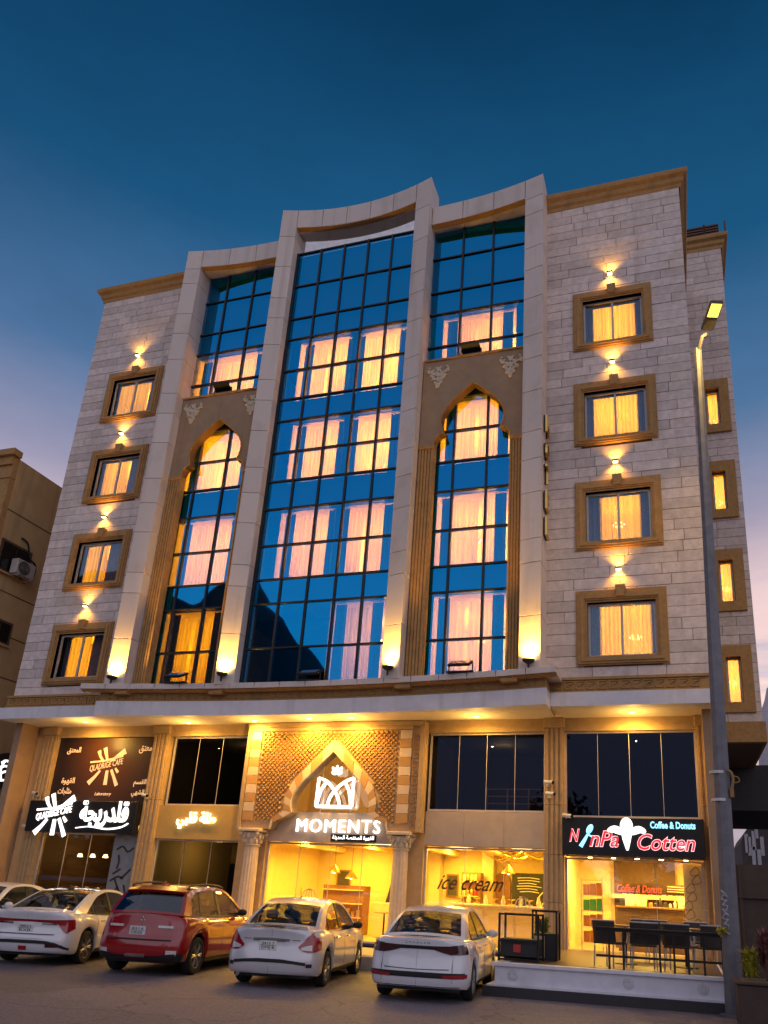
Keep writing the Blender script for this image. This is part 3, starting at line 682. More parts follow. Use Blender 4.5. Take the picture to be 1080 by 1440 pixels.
# --- glass curtain walls
ROWS = [7.0, 8.28, 9.70, 10.50, 11.65, 12.93, 13.93, 15.0, 16.2, 17.05, 18.2, 19.5, 20.38, 21.8, 23.28]
LIT = [(7.0, 9.70), (10.50, 12.93), (13.93, 16.2), (17.05, 19.5)]
def curtain_wall(name, cols, rows, y, curtains, bar=.032, full=None):
    w = part(name, hotel)
    cx = [S(c, 0, y)[0] for c in cols]; rz = [S(0, r, y)[1] for r in rows]
    rng = random.Random(int(cols[0]*10))
    for i in range(len(cx)-1):
        for j in range(len(rz)-1):
            t = rng.uniform(-.007, .007); t2 = rng.uniform(-.007, .007); a, b, c, d = cx[i]+bar*.5, cx[i+1]-bar*.5, rz[j]+bar*.5, rz[j+1]-bar*.5
            hw, hh = (b-a)/2, (d-c)/2
            MB().add([(a,y+t*hw+t2*hh,c),(b,y-t*hw+t2*hh,c),(b,y-t*hw-t2*hh,d),(a,y+t*hw-t2*hh,d)], [(0,1,2,3)]).build('pane', M_bglass, w)
    for i, x in enumerate(cx):
        e = bar*(1.6 if i in (0, len(cx)-1) else 1)
        MB().box(x-e, x+e, y-.05, y+.09, rz[0], rz[-1]+bar, .004).build('mullion', M_black, w)
    for j, z in enumerate(rz):
        for i in range(len(cx)-1):
            MB().box(cx[i]+bar+.001, cx[i+1]-bar-.001, y-.044, y+.085, z-bar*.85, z+bar*.85, .004).build('transom', M_black, w)
    # slabs and backs behind the glass
    m = MB(); zz = [S(0, r, y)[1] for r in (9.70, 10.50, 12.93, 13.93, 16.2, 17.05, 19.5, rows[-1])]
    for a, b in zip(zz[0::2], zz[1::2]): m.box(cx[0], cx[-1], y+.12, y+.24, a+.01, min(b, rz[-1])-.01) if a < rz[-1] else None
    m.build('spandrel', mat('spandrel_board', (.006,.008,.012), .5), w)
    for k, (x0, x1, lv, power) in enumerate(curtains):
        za, zb = S(0, LIT[lv][0], y)[1], S(0, LIT[lv][1], y)[1]; xa, xb = S(x0, 0, y)[0], S(x1, 0, y)[0]
        if zb > rz[-1]+1.5: continue
        wn = part('window', hotel)
        zc = zb-.06 if not full else zb-.06
        xm = (xa+xb)/2 + random.Random(k*7+lv).uniform(-.2, .2); gp_ = .05 if (k+lv) % 3 == 0 else (.012 if (k+lv) % 3 == 1 else 0)
        for a, b in (((xa, xm-gp_), (xm+gp_, xb)) if gp_ else ((xa, xb),)):
            sheer_mesh(a, b, za+.02, zb-.13, y+.42, random.Random(k+lv*9).uniform(.02, .04), random.Random(k*5+lv).uniform(.08, .15), k+int(-x0*3)).build('sheer_curtain', M_sheer, wn, True)
        for a, b in ((xa-.30, xa+.04), (xb-.04, xb+.30)):
            sheer_mesh(a, b, za+.02, zb-.02, y+.36, .03, .12, k).build('side_curtain', M_drape2, wn, True)
        room(wn, xa-.42, xb+.42, za+.01, zb-.005, y+.25, y+3.4, power*random.Random(k*11+lv*3+int(x0)).uniform(.6, 1.25), (xa+xb)/2+random.Random(k+lv*5).uniform(-.3,.3), zb-.55-random.Random(k*3+lv).uniform(0,.5))
    # dark closures beside the rooms
    m = MB()
    for lv in range(4):
        za, zb = S(0, LIT[lv][0], y)[1], S(0, LIT[lv][1], y)[1]
        m.box(cx[0], cx[-1], y+3.5, y+3.6, za, zb)
    m.build('inner_wall', mat('dark_inner_wall', (.03,.03,.04), .9), w)
    return w
PW = 480
curtain_wall('middle_glazing', [-12.22, -11.29, -10.38, -9.47, -8.57, -7.72], ROWS, 19.08,
             [(-11.36,-10.0,3,PW*1.1), (-9.45,-8.13,3,PW*1.4), (-11.28,-10.05,2,PW), (-9.43,-8.2,2,PW), (-11.3,-10.05,1,PW*.8), (-9.43,-8.2,1,PW), (-9.24,-8.33,0,PW*.45)])
curtain_wall('bay_glazing', [-7.2, -5.98, -4.95, -3.75], ROWS, 19.3,
             [(-6.19,-4.61,3,PW*1.2), (-6.08,-4.68,2,PW), (-6.08,-4.7,1,PW*.9), (-6.03,-4.7,0,PW*.7)])
curtain_wall('bay_glazing', [-16.2, -14.98, -13.88, -12.95], ROWS, 19.3,
             [(-15.4,-13.5,3,PW), (-15.2,-13.52,2,PW*.9), (-15.1,-13.5,1,PW*.75), (-14.98,-13.66,0,PW*.4)])
# --- concave stone frame: pillars of single slabs, crowns of single slabs
JZ = [7.0, 8.55, 10.05, 10.75, 12.15, 13.2, 14.1, 15.45, 16.6, 17.4, 18.8, 19.9, 20.75, 22.1]
def slab(x0, x1, z0, z1, yf, depth, name, parent, n=1, g=.006, c=.008):
    """cladding slab whose face follows the plan curve yf(x)"""
    x0 += g; x1 -= g; z0 += g; z1 -= g; m = MB(); xs = [x0+(x1-x0)*i/n for i in range(n+1)]
    top = []; 
    for i, x in enumerate(xs):
        ins = c if i in (0, n) else 0; xi = x+(c if i == 0 else (-c if i == n else 0)); y = yf(x); yb = y+depth if not callable(depth) else depth(x)
        top.append([(x, yb, z0), (x, y+c, z0), (xi, y, z0+c), (xi, y, z1-c), (x, y+c, z1), (x, yb, z1)])
    o = [p for r in top for p in r]; fs = []
    for i in range(n):
        for k in range(6): fs.append((i*6+k, i*6+(k+1) % 6, (i+1)*6+(k+1) % 6, (i+1)*6+k))
    fs += [tuple(range(6)), tuple(n*6+k for k in range(6))]
    return m.add(o, fs).build(name, M_panel, parent)
pr = part('concave_frame', hotel)
PIL = [(-16.30, -15.72, y_outer, 23.6, lambda x: 19.55), (-12.60, -12.04, y_center, 24.66, lambda x: 19.50), (-7.56, -6.98, y_center, 24.66, lambda x: 19.50), (-3.76, -3.15, y_outer, 23.6, lambda x: 19.55)]
for x0, x1, yf, zt, dep in PIL:
    js = [z for z in JZ if z < zt-.6] + [zt-.84, zt] if zt < 24 else JZ + [23.45, zt]
    js = sorted(set(js)); js = [js[0]] + [b for a, b in zip(js, js[1:]) if b-a > .3]
    if js[-1] != zt: js[-1] = zt
    for a, b in zip(js, js[1:]): slab(x0, x1, a, b, yf, dep, 'pillar_slab', pr)
    MB().box(x0+.03, x1-.03, max(yf(x0), yf(x1))+.03, 19.5, js[0], zt-.02).build('pillar_core', M_grout, pr)
def crown(x0, x1, yf, z0, z1, n, depth):
    w = (x1-x0)/n
    for i in range(n): slab(x0+i*w, x0+(i+1)*w, z0, z1, yf, depth, 'crown_slab', pr, 3)
crown(-15.72, -12.60, y_outer, 22.84, 23.6, 3, .62)
crown(-6.98, -3.76, y_outer, 22.84, 23.6, 3, .62)
crown(-12.04, -7.56, y_center, 23.86, 24.66, 5, .66)
# gilded soffit strip below each crown
for x0, x1, yf, z in ((-15.7,-12.62,y_outer,22.84), (-6.96,-3.78,y_outer,22.84), (-12.02,-7.58,y_center,23.86)):
    MB().grid(lambda u, v: (x0+(x1-x0)*u, yf(x0+(x1-x0)*u)+.012+v*.2, z-.006), 12, 1).build('gilded_strip', M_tan, pr)
# --- bays: tan infill with cusped arch, fluted pilasters, carved ornaments
HALF = [(1.17,14.58),(1.165,14.68),(1.12,14.82),(1.02,14.92),(.87,14.97),(.90,15.05),(.95,15.22),(.975,15.42),(.945,15.62),(.84,15.84),(.66,16.06),(.45,16.27),(.22,16.47),(0,16.66)]
def bay(cx19, x0, x1, yi):
    b = part('arched_infill', hotel)
    cx = cx19*yi/19.4; h = [(a*yi/19.4, S(0, z, yi)[1]) for a, z in HALF]; zt = S(0, 17.68, yi)[1]; hw = h[0][0]
    arch = [(cx+a, z) for a, z in h] + [(cx-a, z) for a, z in reversed(h[:-1])]
    zb = 7.0
    MB().prism([(x0, h[0][1]), (cx-hw, h[0][1])] + arch[::-1][1:-1] + [(cx+hw, h[0][1]), (x1, h[0][1]), (x1, zt), (x0, zt)], yi, yi+.26, 'y').build('arch_wall', M_infill, b)
    # gilded moulding round the opening
    m = MB(); A = [(cx+hw, zb)] + arch + [(cx-hw, zb)]
    pa = A[1:-1]; n = len(pa); offs = []
    for i, p in enumerate(pa):
        t = Vector(pa[min(i+1, n-1)])-Vector(pa[max(i-1, 0)]); nn = Vector((t.y, -t.x)).normalized(); offs.append((p[0]+nn.x*.055, p[1]+nn.y*.055))
    for i in range(n-1): m.prism([pa[i], pa[i+1], offs[i+1], offs[i]], yi-.03, yi+.02, 'y')
    m.build('arch_moulding', M_tan, b)
    m = MB(); m.add([(p[0], yi-.02, p[1]) for p in pa]+[(p[0], yi+.262, p[1]) for p in pa], [(i, i+1, n+i+1, n+i) for i in range(n-1)]); m.build('arch_reveal', M_tan, b)
    MB().box(x0, x1, yi-.05, yi+.27, zt, zt+.05).build('sill_ledge', M_tan, b)
    for a, c in ((x0, cx-hw), (cx+hw, x1)):
        p = MB(); zc = h[0][1]; w = c-a; nf = 5
        pts = [(a, yi+.26)]
        for k in range(nf):
            u0 = a+w*(k+.12)/nf; u1 = a+w*(k+.88)/nf
            pts += [(u0-.0, yi+.02), (u0+.004, yi-.02), (u1-.004, yi-.02), (u1, yi+.02)]
        pts += [(c, yi+.26)]
        p.prism(pts, zb, zc-.1, 'z'); p.build('pilaster', M_tan, b)
        MB().box(a-.0, c+.0, yi-.05, yi+.26, zc-.1, zc-.002).build('pilaster_cap', M_tan, b)
    for sx in (-1, 1):
        ox, oz = cx+sx*1.14, S(0, 17.15, yi)[1]
        m = MB(); rng = random.Random(5+sx)
        def leaf(x, z, l, w, ang):
            M = Matrix.Rotation(-ang, 3, 'Y'); m.ball((x, yi-.02, z), (w, .035, l), 8, 5, M)
        for k in range(46):
            tz = rng.random(); zz = .16-.62*tz; hw_ = .34*(1-tz)**1.1+.03; xx = rng.uniform(-1, 1)*hw_
            leaf(ox+xx, oz+zz, rng.uniform(.05,.085), rng.uniform(.025,.045), xx*3.2+rng.uniform(-.5,.5))
        for k, (x, z, l, w, a) in enumerate([(0,-.40,.13,.07,0),(-.09,-.30,.11,.05,.7),(.09,-.30,.11,.05,-.7),(0,-.2,.12,.06,0),(-.13,-.16,.12,.05,1.1),(.13,-.16,.12,.05,-1.1),(0,-.02,.12,.09,0),(-.13,.02,.11,.06,.8),(.13,.02,.11,.06,-.8),
                                             (-.25,.07,.12,.05,1.2),(.25,.07,.12,.05,-1.2),(-.35,.15,.10,.045,.4),(.35,.15,.10,.045,-.4),(-.33,.25,.07,.04,-.6),(.33,.25,.07,.04,.6),(0,.18,.12,.08,0),(-.08,.24,.06,.04,.6),(.08,.24,.06,.04,-.6),(-.2,-.07,.09,.045,1.5),(.2,-.07,.09,.045,1.5)]):
            leaf(ox+x*.86, oz+z, l*.8, w*1.0, a)
        m.build('carved_ornament', M_orn, b, True)
bay(-5.45, -6.96, -3.77, 19.0)
bay(-14.40, -15.71, -12.62, 19.0)
# --- ledge, brackets, frieze and fascia following the curve
lg = part('ledge', hotel)
xa, xb = -16.85, -2.72
n = 18
for i in range(n):
    x0 = xa+(xb-xa)*i/n; x1 = xa+(xb-xa)*(i+1)/n
    slab(x0, x1, 6.89, 7.06, y_ledge, lambda x: 19.39, 'ledge_slab', lg, 2, .003, .012)
    m = MB().grid(lambda u, v: (x0+(x1-x0)*u, y_ledge(x0+(x1-x0)*u)+.02+.16*v, 6.875-.05*v), 2, 1)
    m.build('ledge_moulding', M_tan, lg)
XA, XB = -16.35, -3.05
def y_frieze(x): return y_ledge(x)+.30
def y_fascia(x): return y_ledge(x)+.22
MB().grid(lambda u, v: (XA+(XB-XA)*u, y_frieze(XA+(XB-XA)*u), 6.58+.31*v), 40, 1).build('frieze', M_tan, hotel)
for x in (-15.6, -12.6, -6.9, -3.95):
    MB().box(x-.22, x+.22, y_ledge(x)+.06, y_frieze(x)+.05, 6.76, 6.868, .01).build('bracket', M_tan, lg)
fz = MB()
k = 0; x = XA+.1
while x < XB-.3:
    y = y_frieze(x+.1)
    for a, b, c, d in ((0,.20,.22,.245),(0,.025,.06,.22),(0,.20,.06,.085),(.175,.20,.06,.18),(.07,.20,.155,.18),(.07,.095,.11,.155)): fz.box(x+a, x+b, y-.018, y+.012, 6.60+c, 6.60+d)
    x += .25
fz.box(XB-.001, XB+.02, y_frieze(XB)-.02, YW, 6.58, 6.89); fz.box(XA-.02, XA+.001, y_frieze(XA)-.02, YW, 6.58, 6.89)
fz.build('frieze_relief', M_tan, hotel, kind='stuff')
def fascia_slab(x0, x1, yf, yb, z0, z1, n):
    return MB().add(*(lambda xs: ([p for x in xs for p in ((x, yf(x), z0), (x, yf(x), z1), (x, yb, z1), (x, yb, z0))],
                                  [(i*4+k, i*4+(k+1) % 4, i*4+4+(k+1) % 4, i*4+4+k) for i in range(len(xs)-1) for k in range(4)] + [(0,1,2,3), tuple(4*(len(xs)-1)+k for k in range(4))]))([x0+(x1-x0)*i/n for i in range(n+1)]))
fascia_slab(XA-.08, XB+.05, y_fascia, 19.045, 6.16, 6.58, 40).build('fascia', M_white, hotel)
fascia_slab(XL-.12, XA-.085, lambda x: 19.05, 19.39, 6.245, 6.6, 1).build('fascia', M_white, hotel)
fascia_slab(XB+.055, XR+.06, lambda x: 19.05, 19.39, 6.245, 6.6, 1).build('fascia', M_white, hotel)
for x0, x1 in ((XL-.02, XA-.03), (XB+.03, XR+.02)):
    f = MB(); f.box(x0, x1, 19.20, YW-.001, 6.602, 7.018)
    f.box(x0, x1, 19.15, 19.2, 6.602, 6.66); f.box(x0, x1, 19.15, 19.2, 6.95, 7.018); f.build('frieze', M_tan, hotel)
    f = MB(); x = x0+.08
    while x < x1-.3:
        for a, b, c, d in ((0,.22,.24,.265),(0,.03,.05,.24),(0,.22,.04,.065),(.19,.22,.065,.2),(.08,.22,.17,.2),(.08,.11,.12,.17)): f.box(x+a, x+b, 19.172, 19.199, 6.655+c, 6.655+d)
        x += .28
    f.build('frieze_relief', M_tan, hotel, kind='stuff')
# soffit over the pavement
MB().prism([(XL-.11, 19.06), (XR+.05, 19.06), (XR+.05, 20.55), (XL-.11, 20.55)], 6.25, 6.30, 'z').build('soffit', M_soffit, hotel)
cs = MB(); nn = 30
vs = [(XA-.07+(XB-XA+.11)*i/nn, y_fascia(XA-.07+(XB-XA+.11)*i/nn)+.01, 6.163) for i in range(nn+1)]
MB().add(vs+[(v[0], 19.9, 6.163) for v in vs], [(i, i+1, nn+2+i, nn+1+i) for i in range(nn)]).build('soffit', M_soffit, hotel)
MB().box(XA-.07, XB+.04, 19.9, 19.94, 6.163, 6.249).build('soffit_step', M_soffit, hotel)
MB().box(XL, XR, 19.41, 19.43, 6.3, 7.0).build('slab_edge', M_grout, hotel)
# gilded letters down the side of the end pillar
for k, ch in enumerate('HOTEL'):
    px, py = [(767.8, 602), (767.6, 637), (767.4, 671), (767.2, 708), (767, 745)][k]
    zz = FL(px, py, 19.0)[2]
    m = text_mb(ch, .42, .54, .04, bold=.0)
    m.xf(Matrix(((0,-1,0,-3.15+.03),(1,0,0,18.95),(0,0,1,zz),(0,0,0,1)))).build('letter', M_black, hotel)
    m = text_mb(ch, .42, .54, .06, bold=.0)
    m.xf(Matrix(((0,-1,0,-3.15+.082),(1,0,0,18.95),(0,0,1,zz),(0,0,0,1)))).build('letter_face', M_gold, hotel)
# ================================================================ shops on the ground floor (hotel-local coordinates)
YS = 20.42
M_gold_stone = mat('sandstone_pilaster', (.46, .31, .15), .75, var=.10, scale=6, bump=.2, bscale=40)
M_quoin_l = mat('pale_quoin', (.60, .47, .33), .75, var=.08, rnd=.06)
M_quoin_d = mat('tan_quoin', (.44, .25, .09), .75, var=.08, rnd=.06)
M_cladding = mat('beige_cladding', (.46, .37, .29), .6, var=.08, scale=3)
M_wood = mat('warm_wood', (.28, .13, .05), .5, var=.2, scale=8)
M_cream = mat('cream_wall', (.80, .64, .34), .8, var=.05)
M_dark = mat('dark_interior', (.035, .028, .022), .8)
M_floor = mat('shop_floor', (.5, .4, .26), .35)
gf = part('ground_floor', hotel)
# beam and fluted pilasters
MB().box(XL+.3, XR-.02, YS+.03, YS+.35, 5.90, 6.249).build('shop_beam', M_gold_stone, gf)
def pilaster(x0, x1, z0, z1, y=YS-.06):
    p = part('pilaster', hotel); w = x1-x0; nf = 4; pts = [(x0, y+.4), (x0, y+.03)]
    for k in range(nf):
        u0 = x0+w*(k+.22)/nf; u1 = x0+w*(k+.78)/nf
        pts += [(u0, y+.03), (u0+.006, y), (u1-.006, y), (u1, y+.03)]
    pts += [(x1, y+.03), (x1, y+.4)]
    zs = [z0+.25, z0+1.35, z0+2.5, z0+3.75, z1-.28]
    for a, b in zip(zs, zs[1:]): MB().prism(pts, a+.004, b-.004, 'z').build('shaft_block', M_gold_stone, p)
    MB().box(x0-.03, x1+.03, y-.04, y+.4, z1-.276, z1, .02).build('cap', M_gold_stone, p)
    MB().box(x0-.03, x1+.03, y-.04, y+.4, z0, z0+.246, .02).build('base', M_gold_stone, p)
for x0, x1 in ((-19.92, -19.36), (-15.66, -15.12), (-3.35, -2.85), (.50, .94)): pilaster(x0, x1, .2, 6.245)
MB().box(XL+.3, -19.95, YS+.0, YS+.4, 0, 5.9).build('corner_wall', M_tanwall, gf)
def shop_glass(x0, x1, z0, z1, n, mt, y=20.62, name='shop_window', bar=.012, frame=M_alu, fw=.05):
    w = part(name, hotel)
    for k in range(n):
        a = x0+fw+(x1-x0-2*fw)*k/n+.004; b = x0+fw+(x1-x0-2*fw)*(k+1)/n-.004
        MB().box(a, b, y, y+.012, z0+fw, z1-fw).build('pane', mt, w)
        if k: MB().box(a-.004-bar*.5, a-.004+bar*.5, y-.008, y+.02, z0+fw, z1-fw).build('seam', frame, w)
    for a in ((x0, x0+fw, z0, z1), (x1-fw, x1, z0, z1), (x0+fw, x1-fw, z0, z0+fw), (x0+fw, x1-fw, z1-fw, z1)):
        MB().box(a[0], a[1], y-.04, y+.06, a[2], a[3]).build('frame_bar', frame, w)
    return w
def inner_room(name, x0, x1, z0, z1, y0, y1, mw, mf, mc):
    p = part(name, hotel)
    MB().add([(x0,y1,z0),(x1,y1,z0),(x1,y1,z1),(x0,y1,z1)], [(0,1,2,3)]).build('back_wall', mw, p)
    for x in (x0, x1): MB().add([(x,y0,z0),(x,y1,z0),(x,y1,z1),(x,y0,z1)], [(0,1,2,3)]).build('inner_side_wall', mw, p)
    MB().add([(x0,y0,z0),(x1,y0,z0),(x1,y1,z0),(x0,y1,z0)], [(0,1,2,3)]).build('shop_floor', mf, p)
    MB().add([(x0,y0,z1),(x1,y0,z1),(x1,y1,z1),(x0,y1,z1)], [(0,1,2,3)]).build('ceiling', mc, p)
    return p
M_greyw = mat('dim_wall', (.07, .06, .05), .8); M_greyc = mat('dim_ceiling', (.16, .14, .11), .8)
# --- mezzanine rooms (dark) behind the upper panes
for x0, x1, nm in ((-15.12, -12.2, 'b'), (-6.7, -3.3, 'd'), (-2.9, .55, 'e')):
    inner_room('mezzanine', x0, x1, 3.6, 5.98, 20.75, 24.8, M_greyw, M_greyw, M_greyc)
shop_glass(-15.02, -12.42, 3.80, 5.90, 3, M_dglass)
shop_glass(-6.62, -3.36, 3.76, 5.90, 4, M_dglass)
shop_glass(-2.85, .50, 3.66, 5.90, 4, M_dglass)
r = part('mezzanine_railing', hotel)
for z in (3.9, 4.1, 4.3, 4.5): MB().tube([(-5.2, 21.6, z), (-3.4, 21.6, z)], .018, 6).build('rail', M_alu, r)
for x in (-5.2, -4.6, -4.0, -3.5): MB().box(x-.02, x+.02, 21.58, 21.62, 3.62, 4.52).build('post', M_alu, r)
point('mezzanine_lamp', (-13.4, 22.6, 5.6), 14, (1, .7, .3), .1, gf)
point('mezzanine_lamp', (-5.0, 22.8, 5.7), 10, (1, .75, .4), .1, gf)
# --- shop A, far left: dark espresso bar
shop_glass(-19.36, -15.66, .30, 2.92, 4, M_dglass)
pa = inner_room('shop_room', -19.4, -15.6, .3, 3.2, 20.75, 25, mat('espresso_wall', (.10,.06,.035), .7), M_dark, M_dark)
point('shop_lamp', (-16.9, 22.2, 2.5), 260, (1, .62, .18), .1, gf)
MB().box(-17.2, -16.3, 23.4, 23.9, .3, 2.7).build('shelf_wall', M_cream, pa)
for k in range(4): MB().box(-17.15, -16.35, 23.25, 23.4, .8+k*.5, .84+k*.5).build('shelf', M_wood, pa)
MB().box(-19.0, -17.6, 22.3, 22.9, .3, 1.35).build('counter', M_wood, pa)
# grey graphic panel beside the door
gp = thing('grey_panel', 'grey shop panel with dark coffee drawings beside the dark espresso bar glass', 'panel', (0, 0, ZO))
MB().box(-16.55, -15.7, 20.50, 20.57, .3, 2.88).build('board', mat('blue_grey_board', (.20, .22, .25), .7), gp)
m = MB()
for pts in ([(-16.4,2.45),(-16.2,2.55),(-16.0,2.4),(-15.8,2.52)], [(-16.3,2.3),(-16.25,2.1),(-16.3,1.9)], [(-16.45,1.55),(-16.2,1.68),(-16.0,1.62)], [(-16.3,1.6),(-16.1,1.3),(-16.0,1.15)], [(-16.1,1.62),(-15.95,1.75),(-15.8,1.9)], [(-16.15,1.4),(-16.25,1.2)], [(-15.95,1.45),(-15.85,1.2)], [(-16.4,1.75),(-16.15,1.9)]):
    stroke(m, smooth_line(pts, 4), .05, 20.485, 20.498)
m.build('drawing', M_blackm, gp)
# crossed-spoons emblem used on the sign and the poster
def emblem(m, cx, cz, s, y0, y1):
    def st(pts, w): stroke(m, [(cx+a*s, cz+b*s) for a, b in pts], [q*s for q in w] if isinstance(w, list) else w*s, y0, y1)
    st([(-.28,.95),(-.12,.55),(.0,.25)], [.22,.16,.10]); st([(-.62,.80),(-.50,.52),(-.30,.30)], [.20,.13,.12])
    st([(.15,.22),(.55,.50),(1.0,.78)], [.08,.18,.32])
    st([(-1.05,.20),(-.2,.27),(.9,.52)], .09)
    st([(-.35,-.22),(-.62,-.55),(-.95,-.88)], [.12,.16,.26]); st([(.08,-.22),(.10,-.95)], [.16,.22]); st([(.32,-.18),(.55,-.55),(.80,-.98)], [.14,.15,.20]); st([(.55,-.1),(.75,-.32)], [.1,.14])
    t = text_mb('QLADRIGE CAFE', 2.0*s, .36*s, y1-y0, .25, 0)
    t.xf(Matrix.Translation((cx-.02*s, (y0+y1)/2, cz+.04*s)) @ Matrix.Rotation(-.2, 4, 'Y')); m.add(t.v, t.f)
sg = thing('shop_sign', 'black lightbox sign with white Arabic name and crossed spoons emblem', 'sign', (0, 0, ZO))
MB().box(-19.66, -15.66, 20.12, 20.36, 2.90, 3.84, .01).build('box', M_black, sg)
m = MB(); emblem(m, -18.62, 3.42, .66, 20.085, 20.115); m.build('emblem', M_white_lit, sg)
m = text_mb(arabic('قلدريجة'), 1.75, .82, .03, bold=.035); m.xf(Matrix.Translation((-16.78, 20.10, 3.45))); m.build('lettering', M_white_lit, sg)
m = MB(); stroke(m, smooth_line([(-17.72,3.03),(-17.2,3.08),(-16.6,3.02),(-16.1,3.08),(-15.85,3.2)]), [.03]*6+[.05]*13+[.04]*5+[.02], 20.085, 20.115); m.build('swash', M_white_lit, sg)
po = thing('window_poster', 'brown coffee poster with tan spoons emblem above the black sign', 'poster', (0, 0, ZO))
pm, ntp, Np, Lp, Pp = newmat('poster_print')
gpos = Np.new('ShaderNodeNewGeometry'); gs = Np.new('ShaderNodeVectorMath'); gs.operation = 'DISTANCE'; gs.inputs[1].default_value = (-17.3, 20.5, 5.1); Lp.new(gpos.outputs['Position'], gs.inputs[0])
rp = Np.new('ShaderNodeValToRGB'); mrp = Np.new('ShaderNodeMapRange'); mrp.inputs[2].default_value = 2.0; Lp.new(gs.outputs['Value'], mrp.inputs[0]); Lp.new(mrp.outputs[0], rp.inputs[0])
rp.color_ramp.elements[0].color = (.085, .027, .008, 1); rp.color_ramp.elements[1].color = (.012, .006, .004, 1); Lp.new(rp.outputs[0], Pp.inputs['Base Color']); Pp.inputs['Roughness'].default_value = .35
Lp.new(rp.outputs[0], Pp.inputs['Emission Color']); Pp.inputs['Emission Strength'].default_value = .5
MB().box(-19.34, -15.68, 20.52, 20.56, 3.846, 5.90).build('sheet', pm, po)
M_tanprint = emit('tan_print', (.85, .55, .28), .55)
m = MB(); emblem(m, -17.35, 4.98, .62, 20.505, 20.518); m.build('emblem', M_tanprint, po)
for wd_, x, z, w in (('المعتق', -18.72, 5.48, .52), ('معتق', -16.0, 5.5, .46), ('القهوة', -18.72, 4.50, .50), ('مثلجات', -18.78, 4.18, .52), ('القسم', -16.0, 4.46, .46), ('الشهي', -16.02, 4.14, .46)):
    m = text_mb(arabic(wd_), w, .24, .012, bold=.01); m.xf(Matrix.Translation((x, 20.511, z))); m.build('lettering', M_tanprint, po)
m = text_mb('Laboratory', .62, .13, .012, .3); m.xf(Matrix.Translation((-17.3, 20.511, 4.1))); m.build('lettering', M_tanprint, po)
# --- shop B
MB().box(-15.12, -12.25, YS+.06, YS+.3, 2.82, 3.80).build('sign_band', mat('ochre_band', (.46,.30,.09), .6, var=.05), gf)
shop_glass(-15.12, -12.25, .30, 2.82, 3, M_dglass)
pb = inner_room('shop_room', -15.2, -12.2, .3, 2.95, 20.75, 25, mat('olive_wall', (.20,.15,.07), .7), M_dark, M_greyc)
point('shop_lamp', (-14.2, 22.6, 2.5), 130, (1, .66, .2), .1, gf)
MB().box(-14.7, -13.2, 23.0, 23.6, .3, 1.4).build('counter', M_wood, pb)
for k in range(3): MB().box(-12.9, -12.5, 21.2+k, 21.9+k, .3, 2.2).build('cabinet', M_greyw, pb)
sb = thing('shop_sign', 'warm lit Arabic letters on a plain ochre band', 'sign', (0, 0, ZO))
m = text_mb(arabic('طلة قلبي'), 1.32, .50, .06, bold=.03); m.xf(Matrix.Translation((-13.75, YS+.01, 3.36))); m.build('lettering', M_gold_lit, sb)
# --- shop C and D: the bright chocolate shop behind the arch
pc = inner_room('shop_room', -11.9, -3.36, .32, 3.0, 20.70, 25.2, M_cream, M_floor, M_cream)
M_panel_lit = emit('ceiling_panel_glow', (1, .80, .42), 7)
for x, y in ((-10.6, 22.0), (-8.6, 22.4), (-6.0, 21.9), (-4.4, 22.5), (-10.0, 23.9), (-6.5, 23.8)):
    MB().box(x-.28, x+.28, y-.28, y+.28, 2.96, 2.985).build('ceiling_light', M_panel_lit, pc)
    area('ceiling_light_lamp', (x, y, 2.93), .5, .5, 115, (1, .60, .03), gf)
# arch block
YA = 20.05; AX = -9.3
INN = [(0,5.30),(.33,4.99),(.65,4.68),(.88,4.45),(1.04,4.25),(1.14,4.08),(1.18,3.93),(1.17,3.75),(1.13,3.61),(1.37,3.46),(1.69,3.34),(1.74,3.14)]
OUTR_ = [(0,5.75),(.33,5.42),(.65,5.10),(.93,4.83),(1.15,4.58),(1.33,4.33),(1.43,4.10),(1.465,3.88),(1.47,3.66),(1.56,3.56),(1.74,3.45),(1.80,3.14)]
OUTR = [(a+(c-a)*.78, b+(d-b)*.78) for (a, b), (c, d) in zip(INN, OUTR_)]
ab = part('arch_block', hotel)
right = [(AX+a, z) for a, z in INN]; left = [(AX-a, z) for a, z in INN]
MB().prism([(-12.10, 3.14), left[-1]] + left[::-1][1:] + right[1:] + [(-6.62, 3.14), (-6.62, 6.155), (-12.10, 6.155)], YA, YA+.33, 'y').build('facing', M_gold_stone, ab)
for sgn in (-1, 1):
    pi = [(AX+sgn*a, z) for a, z in INN]; po_ = [(AX+sgn*a, z) for a, z in OUTR]
    for i in range(len(pi)-1):
        q = [pi[i], pi[i+1], po_[i+1], po_[i]]
        c = Vector((sum(p[0] for p in q)/4, sum(p[1] for p in q)/4)); q = [tuple(c+(Vector(p)-c)*.965) for p in q]
        MB().prism(q, YA-.07, YA+.01, 'y').build('voussoir', M_quoin_l if i % 2 == 0 else M_quoin_d, ab)
n = len(right)
rev = [left[i] for i in range(n-1, -1, -1)] + right[1:]
MB().add([(p[0], YA-.072, p[1]) for p in rev]+[(p[0], YA+.331, p[1]) for p in rev], [(i, i+1, len(rev)+i+1, len(rev)+i) for i in range(len(rev)-1)]).build('arch_reveal', M_quoin_l, ab, True)
for x0, x1 in ((-11.98, -11.64), (-7.32, -6.98)):
    for k in range(10):
        z = 3.36+k*.254; MB().box(x0+.004, x1-.004, YA-.05, YA+.01, z+.004, z+.25, .006).build('quoin', M_quoin_l if k % 2 else M_quoin_d, ab)
